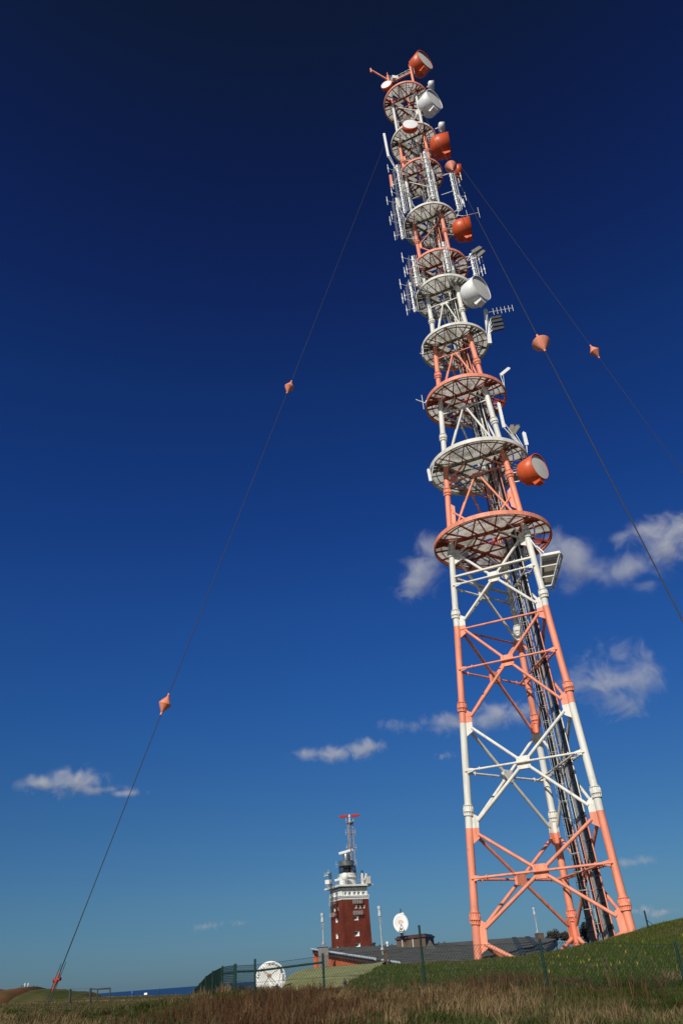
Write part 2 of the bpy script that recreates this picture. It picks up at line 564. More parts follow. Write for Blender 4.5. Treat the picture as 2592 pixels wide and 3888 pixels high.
ZS = [.8] + [t for t, c in BANDS[:9]] + [92.6]
for frc, wd in ((.44, .105), (.775, .075)):
    b = MB()
    for z0, z1 in zip(ZS[:-1], ZS[1:]):
        f = lambda z, q: shp(.5 + (frc + q - .5), z)
        P = [f(z0, -wd / 2), f(z0, wd / 2), f(z1, wd / 2), f(z1, -wd / 2)]
        n = (P[1] - P[0]).cross(P[3] - P[0]).normalized() * .1
        b.prism(P, n, 0)
        m = max(2, int((z1 - z0) / .8))
        for q in range(m):
            z = z0 + (z1 - z0) * q / m
            A, B = shp(frc - wd * .62, z), shp(frc + wd * .62, z)
            b.beam(A - n * .4, B - n * .4, .05, .05, mi=1); b.beam(A + n * 1.3, B + n * 1.3, .05, .05, mi=1)
    b.build('cable_tray', [CABLE, DARKST], tower)
b = MB()
for frc, r in ((.385, .05), (.505, .10), (.645, .10), (.73, .06), (.815, .055)):
    for z0, z1 in zip(ZS[:-1], ZS[1:]):
        b.tube(shp(frc, z0), shp(frc, z1), r, n=6, mi=bandcol((z0 + z1) / 2))
for z in np.arange(2, 92, 2.2):
    b.tube(shp(.405, z), shp(.80, z), .035, n=5, mi=bandcol(z))
b.build('shaft_frame', MR, tower)
b = MB()
for frc in (.545, .605):
    b.tube(shp(frc, .8, .6), shp(frc, 108, .6), .035, n=5)
for z in np.arange(1, 108, .34):
    b.tube(shp(.545, z, .6), shp(.605, z, .6), .018, n=4)
for z in np.arange(3, 108, 1.3):                # safety hoops
    c0 = shp(.575, z, .6); t = (shp(.605, z, .6) - shp(.545, z, .6)); t.z = 0; t.normalize(); inn = (axis(z) - c0); inn.z = 0; inn.normalize()
    b.path([c0 + t * .36 * math.cos(a) + inn * .75 * math.sin(a) for a in np.linspace(0, PI, 9)], .022, n=4)
for a in (PI * .25, PI * .5, PI * .75):
    pts = []
    for z in np.arange(3, 108, 6):
        c0 = shp(.575, z, .6); t = (shp(.605, z, .6) - shp(.545, z, .6)); t.z = 0; t.normalize(); inn = (axis(z) - c0); inn.z = 0; inn.normalize()
        pts.append(c0 + t * .36 * math.cos(a) + inn * .75 * math.sin(a))
    b.path(pts, .018, n=4)
b.build('caged_ladder', GALV, tower)
b = MB()
for z0, z1 in zip(ZS[:-1], ZS[1:]):
    P = [shp(.55, z0, .2), shp(.625, z0, .2), shp(.625, z1, .2), shp(.55, z1, .2)]; n = (P[1] - P[0]).cross(P[3] - P[0]).normalized() * .06
    b.prism(P, n, 0)
b.build('cable_tray', CABLE, tower)
for q, frc in enumerate((.662, .672, .682, .69, .70, .708, .716)):
    b = MB(); b.tube(shp(frc, .8, .5), shp(frc, 90, .5), .034, n=5, mi=q % 2)
    b.build('cable', [CABLE, GALV], tower)
# inside waveguides up the middle of the slim part
for q in range(5):
    a = .25 + q * .22; b = MB()
    b.tube(axis(36) + Vector((math.cos(a), math.sin(a), 0)) * 1.5, axis(104) + Vector((math.cos(a), math.sin(a), 0)) * 1.1, .05, n=5, mi=q % 2)
    b.build('waveguide', [CABLE, GALV], tower)
# top railing and crossbeam on the highest platform
b = MB(); z = RINGS[-1][0]
A, B = leg(0, z + 5.3), leg(1, z + 5.3)
b.beam(A, B, .25, .2, mi=0)
for zz in (.55, 1.05):
    b.tube(A + Vector((0, 0, zz)), B + Vector((0, 0, zz)), .03, n=5, mi=1)
for t in np.linspace(.05, .95, 6):
    P = lerp(A, B, t); b.tube(P, P + Vector((0, 0, 1.05)), .03, n=5, mi=1)
b.box(lerp(A, B, .28) + Vector((0, -.1, .45)), .9, .5, .7, .2, mi=2)
b.build('service_gantry', [RED, GALV, DWHT], tower)
b = MB()
for i, hh in ((0, 2.6), (1, 2.9)):
    P = leg(i, z + 4.6) + Vector((.4, -.15, 0)); b.tube(P, P + Vector((0, 0, hh)), .04, n=6)
b.build('lightning_rod', GALV, tower)
b = MB(); P = leg(0, z + 6.2); Q = at(1350 + 137 / 2.412, 150 + 280 / 2.412, P.y - .4)
b.beam(P, Q, .22, .22); b.beam(Q - Vector((0, 0, .7)), Q + Vector((0, 0, .4)), .2, .2); b.build('outrigger_boom', RED, tower)

# maintenance cradle hanging at the lowest platform
b = MB()
c0 = at(*Z4(1235, 700), 61.5); c1 = at(*Z4(1400, 668), 60.5); c2 = at(*Z4(1240, 960), 63.0)
hang = c2 - c0; wid = c1 - c0; dep = Vector((.35, .75, 0))
for q in (0, 1):
    for e in (0, 1):
        b.beam(c0 + wid * q + dep * e, c0 + wid * q * .55 + hang + dep * e, .12, .12, mi=0)
for t in (0, .35, .7, 1):
    for e in (0, 1):
        b.beam(c0 + hang * t + dep * e, c0 + hang * t + wid * (1 - .45 * t) + dep * e, .14, .1, mi=0)
    for q in (0, 1):
        b.beam(c0 + hang * t + wid * q * (1 - .45 * t), c0 + hang * t + wid * q * (1 - .45 * t) + dep, .14, .1, mi=0)
b.prism([c0 + hang * .02, c0 + wid + hang * .02, c0 + wid + dep + hang * .02, c0 + dep + hang * .02], (0, 0, .28), mi=1)
b.prism([c0 + hang * .1 + dep * .5, c0 + wid * .9 + hang * .1 + dep * .5, c0 + wid * .55 + hang * .9 + dep * .5, c0 + hang * .9 + dep * .5], dep * .06, mi=2)
b.tube(c0 + wid * .1, leg(1, 34) , .07, n=6, mi=0); b.tube(c0 + hang, leg(1, 31), .07, n=6, mi=0)
b.tube(c0 + wid * .2 + Vector((0, 0, .3)), c0 + wid * -.1 + Vector((0, 0, 1.1)), .08, n=6, mi=1)
b.build('cradle', [WHT, DWHT, GRYBEAM], tower)


# ------------------------------------------------------------------ shrouded dishes
def legpoint_near(P):
    return min((leg(i, P.z) for i in range(3)), key=lambda q: (q - P).length)


def shroud_dish(face, az, maj, paint, Y, label, elong=1.0):
    P = at(*face, Y); D = maj * pxm(P); r = D / 2
    ax = Vector((math.cos(az), math.sin(az), 0))
    t = thing('shrouded_dish', P, label, 'dish antenna', 'shrouded microwave dishes on the radio tower')
    b = MB()
    L = elong
    prof = [(.03 * r, .985 * r), (.03 * r, r * 1.02), (-.95 * r * L, r * 1.0), (-1.2 * r * L, .95 * r), (-1.4 * r * L, .82 * r), (-1.56 * r * L, .58 * r), (-1.64 * r * L, .3 * r), (-1.67 * r * L, .001)]
    # hood: the upper edge reaches further forward than the lower one
    n = 40; u = Vector((0, 0, 1)); v = ax.cross(u).normalized()
    vs = []
    for (tt, rad) in prof:
        for k in range(n):
            a = 2 * PI * k / n
            d = u * math.cos(a) + v * math.sin(a)
            off = .13 * r * max(0, math.cos(a)) ** 2 if tt > 0 else 0
            vs.append(P + ax * (tt + off) + d * rad)
    fs = []
    for i in range(len(prof) - 1):
        for k in range(n):
            fs.append((i * n + k, i * n + (k + 1) % n, (i + 1) * n + (k + 1) % n, (i + 1) * n + k))
    b.add(vs, fs, 0, True)
    # inner side of the rim
    vs2 = []
    for off0, rad in ((.03 * r, .985 * r), (-.04 * r, .985 * r)):
        for k in range(n):
            a = 2 * PI * k / n; d = u * math.cos(a) + v * math.sin(a)
            vs2.append(P + ax * (off0 + (.13 * r * max(0, math.cos(a)) ** 2 if off0 > 0 else 0)) + d * rad)
    b.add(vs2, [(k, (k + 1) % n, n + (k + 1) % n, n + k) for k in range(n)], 0, True)
    sh = b.build('shroud', paint, t)
    b = MB(); b.lathe(P, ax, [(.0, .98 * r), (.012 * r, .9 * r), (.02 * r, .001)], 40); b.build('radome', RADOME, t)
    # feed housing under the shroud: a wedge with a sloping front
    b = MB(); dn = -u
    base = P - ax * .42 * r + dn * r * .92
    w = v * r * .52
    sec = [base + ax * -.35 * r, base + ax * -.12 * r + dn * .44 * r, base + ax * .34 * r + dn * .34 * r, base + ax * .42 * r - dn * .06 * r]
    b.prism([p - w / 2 for p in sec], w); b.build('feed_housing', paint, t)
    b = MB(); L0 = legpoint_near(P - ax * r)
    for dz in (.35, -.45):
        b.tube(P - ax * 1.3 * r + u * dz * r, Vector((L0.x, L0.y, P.z + dz * r)), .09, n=8)
    b.tube(P - ax * 1.25 * r + u * .75 * r, P - ax * 1.25 * r - u * .9 * r, .1, n=8)
    b.build('mounting_bracket', GALV, t)
    return t


shroud_dish((1612, 228), R(-48), 82, DRED, 63.5, 'orange shrouded dish at the very top of the radio tower', .95)
shroud_dish((1648.5, 378), R(-48), 85, DWHT, 63.0, 'white shrouded dish under the topmost platform, highest white one', .95)
shroud_dish((1704, 551), R(-10), 92, DRED, 64.5, 'orange shrouded dish seen side-on, upper one of the two side-on ones', .95)
shroud_dish((1785, 868), R(-10), 88, DRED, 64.0, 'orange shrouded dish seen side-on, the lower, beside the grey yagi antenna', .95)
shroud_dish((1826, 1094), R(-47), 106, DWHT, 62.3, 'white shrouded dish at mid height of the tower, biggest white one', .92)
shroud_dish((2047, 1772), R(-47), 105, DRED, 61.2, 'large orange shrouded dish lowest on the radio tower', 1.02)


def drum_dish(face, az, maj, side, front, Y, label, depth=.35):
    P = at(*face, Y); r = maj * pxm(P) / 2; ax = Vector((math.cos(az), math.sin(az), 0))
    t = thing('drum_dish', P, label, 'dish antenna', 'small drum dishes on the radio tower')
    b = MB(); b.lathe(P, ax, [(.03, r * .97), (.05, r), (-depth * 2 * r, r), (-depth * 2.5 * r, r * .75), (-depth * 2.7 * r, .001)], 32)
    b.build('drum', side, t)
    b = MB(); b.lathe(P, ax, [(.0, r * .985), (.05, r * .6), (.06, .001)], 32); b.build('radome', front, t)
    b = MB(); j = min(RINGS, key=lambda q: abs(q[0] - P.z)); cz = axis(P.z); d = (P - cz); d.z = 0
    e = cz + d.normalized() * min(d.length - .2, j[1])
    b.tube(P - ax * depth * 2 * r, e, .07, n=6); b.tube(P - ax * depth * 1.8 * r + Vector((0, 0, .5)), P - ax * depth * 1.8 * r - Vector((0, 0, 1.2)), .06, n=6)
    b.build('mounting_bracket', GALV, t)
    return t


drum_dish((1465.5, 320), R(-112), 42, DRED, DWHT, 64.8, 'white-faced drum dish at left below the tower top')
drum_dish((1556.5, 471), R(-88), 58, DRED, DWHT, 62.0, 'white-faced drum dish facing forward on the second platform from the top')
drum_dish((1645, 325), R(-2), 36, DWHT, DWHT, 65.0, 'white drum dish edge-on right of the top platform', .45)
drum_dish((1685, 482), R(-2), 37, DWHT, DWHT, 65.0, 'white drum dish edge-on right of the second platform from the top', .45)
drum_dish((1748, 655), R(-4), 62, DRED, DWHT, 65.5, 'orange drum dish edge-on, outermost at the right of the antenna masts', .28)

# ------------------------------------------------------------------ dipole arrays
def dipole_array(top, bot, Y, side, label, n=4, thick=.13, off=1.35, rungs=True):
    B = at(*bot, Y)
    # height so that the projected top matches
    zt = B.z
    for _ in range(60):
        zt += (0.25)
        q = Vector((B.x, B.y, zt)); d = q.dot(fwd); y = CY - q.dot(up) / d * F
        if y <= top[1]: break
    Ht = zt - B.z
    t = thing('dipole_array', B, label, 'antenna array', 'dipole arrays on the radio tower')
    b = MB(); b.tube(B, B + Vector((0, 0, Ht)), thick, n=8)
    for k in range(int(Ht / 1.0)):
        z = .5 + k * 1.0
        b.lathe(B + Vector((0, 0, z)), (0, 0, 1), [(-.12, thick), (-.12, thick * 1.5), (.12, thick * 1.5), (.12, thick)], 8, smooth=False)
    b.build('mast', WARR, t)
    b = MB(); s = Vector((.22, -.18, 0))
    b.tube(B + s, B + s + Vector((0, 0, Ht)), .04, n=5); b.tube(B + s * 1.9, B + s * 1.9 + Vector((0, 0, Ht * .96)), .035, n=5)
    for k in range(int(Ht / .7)):
        z = .3 + k * .7; b.tube(B + Vector((0, 0, z)), B + s * 1.9 + Vector((0, 0, z)), .025, n=4)
    b.build('ladder_frame', GALV, t)
    a = side
    dd = Vector((math.cos(a), math.sin(a), 0)); tt = Vector((-math.sin(a), math.cos(a), 0))
    for k in range(n):
        z = Ht * (.13 + .74 * k / max(1, n - 1)); o = off * (1.0 if k % 2 else .62)
        P = B + dd * o + tt * (.35 if k % 2 else -.35) + Vector((0, 0, z))
        b = MB(); b.tube(P - Vector((0, 0, .85)), P + Vector((0, 0, .85)), .045, n=6); b.tube(P - Vector((0, 0, .2)), P + Vector((0, 0, .2)), .085, n=6)
        b.tube(B + Vector((0, 0, z)), P, .03, n=5)
        b.build('dipole', WARR, t)
    b = MB()
    for w in (-.45, -.15, .15, .45):
        b.tube(B + dd * off * .4 + tt * w + Vector((0, 0, Ht * .06)), B + dd * off * .4 + tt * w + Vector((0, 0, Ht * .94)), .014, n=4)
    for k in range(9):
        z = Ht * (.08 + .84 * k / 8); b.tube(B + dd * off * .4 - tt * .5 + Vector((0, 0, z)), B + dd * off * .4 + tt * .5 + Vector((0, 0, z)), .014, n=4)
    for zz in (.1, .9):
        b.tube(B + Vector((0, 0, Ht * zz)), B + dd * off * .4 + Vector((0, 0, Ht * zz)), .03, n=4)
    b.build('reflector_screen', GALV, t)
    b = MB()
    for zz in (.04, .5, .93):
        z = B.z + Ht * zz; j = min(RINGS, key=lambda q: abs(q[0] - z)); cz = axis(z); d = Vector((B.x - cz.x, B.y - cz.y, 0))
        b.tube(Vector((B.x, B.y, z)), cz + d.normalized() * min(d.length, rleg(z) + .1), .05, n=5)
    b.build('mounting_bracket', WARR, t)
    return t


Wd, Ed = R(-172), R(-6)
dipole_array(Z1(370, 1160), Z1(447, 1595), 63.2, Wd, 'tall white dipole array left of the tower, upper one of the four on that side')
dipole_array(Z1(358, 1460), Z2(428, 385), 65.0, Wd, 'white dipole array left of the tower, second from the top on that side')
dipole_array(Z1(615, 1040), Z1(710, 1465), 62.6, R(-120), 'thick white dipole array up the front, highest of the two front ones', 3, .17, .7)
dipole_array(Z1(868, 1205), Z1(942, 1580), 64.6, Ed, 'white dipole array right of the tower, directly under the salmon cone')
dipole_array(Z2(510, 550), Z2(562, 815), 63.2, Wd, 'white dipole array left of the tower, third from the top on that side')
dipole_array(Z2(494, 790), Z2(540, 1050), 65.2, Wd, 'white dipole array left of the tower, lowest on that side')
dipole_array(Z2(797, 420), Z2(850, 685), 62.4, R(-110), 'thick white dipole array up the front, lower of the two front ones', 3, .16, .7)
dipole_array(Z2(1045, 525), Z2(1095, 735), 64.4, Ed, 'white dipole array right of the tower, directly above the big white dish')


def stick(name, a, b_, Y, r, m, label, cat='antenna', grp=None, feet=True):
    P, Q = at(*a, Y), at(*b_, Y)
    t = thing(name, P, label, cat, grp)
    d = (Q - P).normalized()
    k = MB(); k.beam(P, Q, r * 2, r * 1.3, Vector((1, 0, 0))); k.tube(Q, Q + d * r, r * .6, r * .3, n=8)
    k.build('radiator', m, t)
    k = MB(); cz = axis(P.z); e = Vector((P.x - cz.x, P.y - cz.y, 0)); j = min(RINGS, key=lambda q: abs(q[0] - P.z))
    E_ = cz + e.normalized() * (j[1] - .03); E_.z = j[0]
    k.tube(P, E_, .05, n=6); k.tube(lerp(P, Q, .3), E_, .04, n=5)
    k.build('mounting_bracket', GALV, t)
    return t


GP = 'panel antennas on the radio tower'
stick('panel_antenna', Z1(298, 1075), Z1(258, 865), 64.8, .16, WARR, 'long white panel antenna at left of the second platform from the top', 'antenna', GP)
stick('panel_antenna', Z1(330, 1355), Z1(316, 1245), 65.0, .17, RED, 'short salmon panel antenna among the left dipoles', 'antenna', GP)
stick('panel_antenna', Z1(985, 1510), Z1(940, 1430), 64.6, .15, WARR, 'slanting white panel antenna right of the upper dipole array', 'antenna', GP)
stick('panel_antenna', Z1(400, 1545), Z1(375, 1460), 64.4, .2, WARR, 'white panel antenna beside the left dipole array', 'antenna', GP)
stick('panel_antenna', Z3(1005, 505), Z3(1078, 445), 64.0, .17, WARR, 'slanting white panel antenna on the rim of the third platform from the bottom', 'antenna', GP)
stick('panel_antenna', Z3(1228, 1100), Z3(1203, 995), 63.8, .18, WARR, 'upright white panel antenna above the lowest orange dish', 'antenna', GP)
stick('panel_antenna', Z3(412, 1405), Z3(392, 1308), 63.5, .15, WARR, 'white panel antenna on the left rim of the second platform from the bottom', 'antenna', GP)
stick('panel_antenna', Z3(1035, 950), Z3(988, 742), 63.6, .16, WARR, 'long white panel antenna right of the white section between the two lowest white rims', 'antenna', GP)
stick('panel_antenna', Z2(1225, 1340), Z2(1185, 1030), 64.2, .22, WARR, 'thick grey-white panel antenna right of the fourth platform from the bottom', 'antenna', GP)
GB = 'dark blade antennas on the radio tower'
stick('blade_antenna', Z3(1070, 1005), Z3(1108, 935), 63.8, .22, GRYBEAM, 'dark blade antenna, left one of the pair above the second platform from the bottom', 'antenna', GB)
stick('blade_antenna', Z3(1110, 1005), Z3(1155, 937), 63.8, .22, GRYBEAM, 'dark blade antenna, right one of the pair above the second platform from the bottom', 'antenna', GB)
stick('blade_antenna', Z2(1065, 505), Z2(1140, 460), 64.0, .24, GRYBEAM, 'dark blade antenna, upper one of the pair beside the orange rim', 'antenna', GB)
stick('blade_antenna', Z2(1110, 545), Z2(1172, 492), 64.0, .22, GRYBEAM, 'dark blade antenna, lower one of the pair beside the orange rim', 'antenna', GB)
GC = 'dark horizontal tube antennas right of the tower'
nm = ('topmost', 'second', 'third', 'lowest')
for i, (x0, y0, x1, y1) in enumerate(((1235, 1108, 1330, 1090), (1240, 1140, 1338, 1120), (1245, 1176, 1348, 1158), (1250, 1215, 1352, 1190))):
    stick('tube_antenna', Z2(x0, y0), Z2(x1, y1), 63.9, .17, DARKST, 'dark horizontal tube antenna, %s of the stack of four' % nm[i], 'antenna', GC)


def yagi(a, b_, Y, n, label, up_r=.55, m=GALV):
    P, Q = at(*a, Y), at(*b_, Y); t = thing('yagi_antenna', P, label, 'antenna', 'yagi antennas on the radio tower')
    k = MB(); k.tube(P, Q, .05, n=6)
    cz = axis(P.z); e = Vector((P.x - cz.x, P.y - cz.y, 0)); j = min(RINGS, key=lambda q: abs(q[0] - P.z)); E_ = cz + e.normalized() * j[1]; E_.z = j[0]
    k.tube(P, E_, .06, n=6); k.build('boom', m, t)
    k = MB()
    for i in range(n):
        p = lerp(P, Q, .25 + .75 * i / max(1, n - 1)); k.tube(p - Vector((0, 0, up_r)), p + Vector((0, 0, up_r)), .035, n=5)
    k.build('elements', m, t)


yagi(Z2(985, 170), Z2(1125, 138), 64.2, 2, 'grey yagi antenna with two tall elements right of the seventh platform', 1.0)
yagi(Z2(1200, 1055), Z2(1435, 1012), 63.6, 6, 'long grey yagi antenna pointing right above the dark tubes', .5)
yagi(Z3(365, 740), Z3(285, 710), 65.0, 1, 'single bent dipole left of the third platform from the bottom', 1.0, WARR)
yagi(Z3(350, 322), Z3(320, 318), 65.0, 1, 'tiny bent dipole left of the fourth platform from the bottom', .5, WARR)

# ------------------------------------------------------------------ guy ropes
def plane_pt(px, az):
    d = ray(*px); n = Vector((-math.sin(az), math.cos(az), 0)); T0 = Vector((TX, TY, 0))
    return d * (T0.dot(n) / d.dot(n))


def guy(p_up, p_dn, az, markers, zend, label, ztop=100.0, r=.034, msize=(.52, 1.5)):
    A, B = plane_pt(p_up, az), plane_pt(p_dn, az)
    d = (B - A)
    top = A + d * ((ztop - A.z) / d.z); end = A + d * ((zend - A.z) / d.z)
    t = thing('guy_rope', end, label, 'guy rope', 'guy ropes of the radio tower')
    b = MB(); pts = []
    for q in np.linspace(0, 1, 25):
        p = lerp(top, end, q); p.z -= .5 * math.sin(PI * q) * 0
        pts.append(p)
    b.path(pts, [r * (.6 + .4 * i / 24) for i in range(25)], n=6)
    tip = legpoint_near(top); tip.z = top.z + .2
    b.tube(top, tip, r * 1.3, n=6); b.build('rope', GUYM, t)
    dn = d.normalized()
    for mpx in markers:
        # nearest point on the rope to the marker's pixel
        best = min((lerp(top, end, q) for q in np.linspace(0, 1, 4001)), key=lambda p: abs(CY - p.dot(up) / p.dot(fwd) * F - mpx[1]))
        rm, Lm = msize
        k = MB()
        k.lathe(best, dn, [(-Lm / 2, .05), (-.03, rm), (.03, rm), (Lm / 2, .05)], 28, smooth=False)
        u, v = perp(dn)
        for a in (0, PI):
            dd = u * math.cos(a + .5) + v * math.sin(a + .5)
            k.beam(best - dn * Lm / 2 + dd * .06, best + dd * (rm + .01), .05, .03); k.beam(best + dn * Lm / 2 + dd * .06, best + dd * (rm + .01), .05, .03)
        k.tube(best - dn * (Lm / 2 + .2), best - dn * (Lm / 2 - .1), .09, n=8); k.tube(best + dn * (Lm / 2 - .1), best + dn * (Lm / 2 + .2), .09, n=8)
        k.build('warning_cone', RED, t)
    return end, dn, t


AZW = R(-173)
endW, dW, guyW = guy((1460, 545), (225, 3700), AZW, [(1096, 1470), (629, 2674)], 1.35, 'long guy rope running down to the left with two salmon cones', 100.0)
guy((2000, 1200), (2592, 2360), R(-86), [(2052, 1303), (1692, 633)], 3.0, 'thick guy rope at right coming towards the viewer with a big salmon cone', 98.0, .038, (.68, 2.0))
guy((1790, 690), (2592, 1800), R(8), [(2265, 1335)], 2.0, 'thin guy rope at far right with a small salmon cone', 97.0, .034, (.58, 1.75))

# anchor of the left guy rope
an = thing('guy_anchor', endW + Vector((0, 0, -1.8)), 'red guy rope anchor with two slanting rods in the meadow at far left', 'anchor')
ANCH = mat('anchor_red', (.30, .045, .025), .6, var=.2)
b = MB(); E0 = endW + dW * .42; k_ = .32
side = Vector((math.cos(R(-20)), math.sin(R(-20)), .12)).normalized()
b.tube(E0 - side * .85 * k_, E0 + side * .85 * k_, .27 * k_, n=12)
for sg in (-1, 1): b.lathe(E0 + side * .85 * k_ * sg, side, [(-.03, .05), (-.03, .36 * k_), (.03, .36 * k_), (.03, .05)], 14, smooth=False)
b.build('crossbar', ANCH, an)
b = MB(); b.tube(endW - dW * .1, E0, .05, .11, n=10); b.tube(E0, E0 + dW * .75, .12, .05, n=10); b.build('socket', ANCH, an)
b = MB(); b.tube(E0 + dW * .7, E0 + dW * 2.6, .03, n=6); b.build('tension_rod', DARKST, an)
for sg in (-.62, .62):
    b = MB(); b.tube(E0 + side * sg * k_ - dW * 1.05, E0 + side * sg * k_ + dW * 2.4, .022, n=6); b.build('tension_rod', GUYM, an)

# ------------------------------------------------------------------ terrain
CP = [  # photo x, y, distance
    (-300, 3905, 20), (200, 3905, 20), (700, 3905, 17), (1100, 3905, 14), (1296, 3905, 13), (1700, 3905, 12), (2100, 3905, 11), (2592, 3905, 10), (3100, 3905, 10),
    (-200, 3850, 32), (200, 3845, 32), (600, 3835, 27), (900, 3822, 22), (1250, 3800, 20), (1600, 3800, 19), (2000, 3800, 18), (2592, 3790, 17), (3000, 3790, 17),
    (895, 3752, 31), (968, 3765, 28), (1225, 3752, 27), (1590, 3745, 26), (2060, 3715, 26), (2590, 3715, 23), (3000, 3700, 23),
    (1310, 3765, 29), (1400, 3700, 42), (1463, 3660, 54), (1523, 3672, 58), (1650, 3655, 58), (1808, 3645, 62), (2000, 3627, 61), (2200, 3588, 59), (2400, 3533, 58), (2500, 3510, 56), (2592, 3490, 54), (2800, 3440, 54),
    (1600, 3700, 42), (1900, 3680, 42), (2200, 3640, 43), (2500, 3590, 42), (2750, 3560, 42),
    (2200, 3610, 50), (2500, 3550, 50), (2000, 3645, 50), (1750, 3672, 50),
    (300, 3806, 55), (100, 3813, 55), (-200, 3832, 55), (600, 3793, 55), (780, 3790, 50),
    (300, 3790, 110), (0, 3808, 110), (600, 3776, 125), (400, 3780, 125), (750, 3772, 120), (-300, 3815, 110),
    (900, 3762, 50), (980, 3768, 42), (1080, 3765, 45), (1200, 3768, 36), (960, 3752, 95),
]
pts = [at(*p) for p in CP]
XY = [(p.x, p.y) for p in pts]; ZZ = [p.z for p in pts]
for x, y, z in ((0, 0, -1.6), (-10, 0, -1.5), (10, 0, -1.6), (0, 7, -1.25), (25, 4, -1.7), (-25, 4, -1.3), (0, -30, -1.9), (40, -20, -2), (-40, -20, -2), (-60, 60, -1), (-90, 110, -2),
                (14, 66, .3), (8, 66, .3), (14, 73, -.2), (20, 61, 1.6), (30, 66, 1.5), (50, 60, 2.5), (50, 30, 0), (25, 80, .2), (55, 90, .5), (0, 70, -2.2), (0, 90, -2.5), (-12, 70, -2.4), (15, 95, -.5),
                (10, 140, -2), (50, 150, -2), (-20, 150, -2.2), (0, 220, -2.5), (40, 230, -3), (90, 40, 2), (90, 140, -1)):
    XY.append((x, y)); ZZ.append(z)
XY = np.array(XY); ZZ = np.array(ZZ)


def warp(xy):
    """compress distance so that near and far points weigh alike"""
    xy = np.asarray(xy, float); r_ = np.hypot(xy[..., 0], xy[..., 1] + 20) + 1e-6
    s = np.log1p(r_ / 12) / r_ * 12
    return np.stack([xy[..., 0] * s, (xy[..., 1] + 20) * s], -1)


WXY = warp(XY); nC = len(XY)


def phi(d):
    return d


A_ = np.zeros((nC + 3, nC + 3)); A_[:nC, :nC] = phi(np.linalg.norm(WXY[:, None] - WXY[None], axis=-1)) - np.eye(nC) * .03
A_[:nC, nC] = 1; A_[:nC, nC + 1:] = WXY; A_[nC, :nC] = 1; A_[nC + 1:, :nC] = WXY.T
sol = np.linalg.solve(A_, np.r_[ZZ, 0, 0, 0])


def vnoise(x, y, s, seed=0):
    """cheap smooth noise"""
    x = x / s + seed * 7.3; y = y / s + seed * 3.1
    return (np.sin(x * 1.7 + 1.3 * np.sin(y * 1.1)) + np.sin(y * 2.1 + 1.7 * np.sin(x * .9 + 2)) + np.sin((x + y) * 1.3 + seed)) / 3


def ground(x, y):
    x = np.asarray(x, float); y = np.asarray(y, float)
    P = warp(np.stack([x, y], -1)).reshape(-1, 2)
    out = np.zeros(len(P))
    for i in range(0, len(P), 20000):
        Q = P[i:i + 20000]
        out[i:i + 20000] = phi(np.linalg.norm(Q[:, None] - WXY[None], axis=-1)) @ sol[:nC] + sol[nC] + Q @ sol[nC + 1:]
    out = out.reshape(x.shape)
    d = np.hypot(x, y)
    out = out + .05 * vnoise(x, y, 1.6, 1) * np.clip(d / 20, .3, 1) + .03 * vnoise(x, y, .7, 2)
    # cliff towards the sea
    edge = np.where(x < -12, 150, np.where(x > 10, 300, 150 + (x + 12) / 22 * 150)) + 6 * np.sin(x * .11)
    out = out - np.interp(d, [0, 14, 24, 34, 60, 120], [.0, .22, .2, .1, .08, .15])
    out = out - np.clip((y - edge) / 18, 0, 1) ** .7 * 50
    return out


def gz(x, y):
    return float(ground(np.array([x]), np.array([y]))[0])


ys = np.r_[np.arange(-40, 8, 3.0), np.arange(8, 40, .45), np.arange(40, 72, .7), np.arange(72, 150, 2.5), np.arange(150, 330, 6.0)]
us = np.linspace(-1, 1, 241)
us = np.sign(us) * np.abs(us) ** 1.15
GX = np.zeros((len(ys), len(us))); GY = np.zeros_like(GX)
for i, y in enumerate(ys):
    GX[i] = us * (28 + 1.1 * max(y, 0)) * 1.0; GY[i] = y
GZ = ground(GX, GY)
vs = np.stack([GX, GY, GZ], -1).reshape(-1, 3)
nu = len(us); fs = []
for i in range(len(ys) - 1):
    for j in range(nu - 1):
        a = i * nu + j; fs.append((a, a + 1, a + nu + 1, a + nu))
me = bpy.data.meshes.new('ground'); me.from_pydata(vs.tolist(), [], fs); me.polygons.foreach_set('use_smooth', [True] * len(fs))
go = bpy.data.objects.new('ground', me); col.objects.link(go); go['kind'] = 'structure'


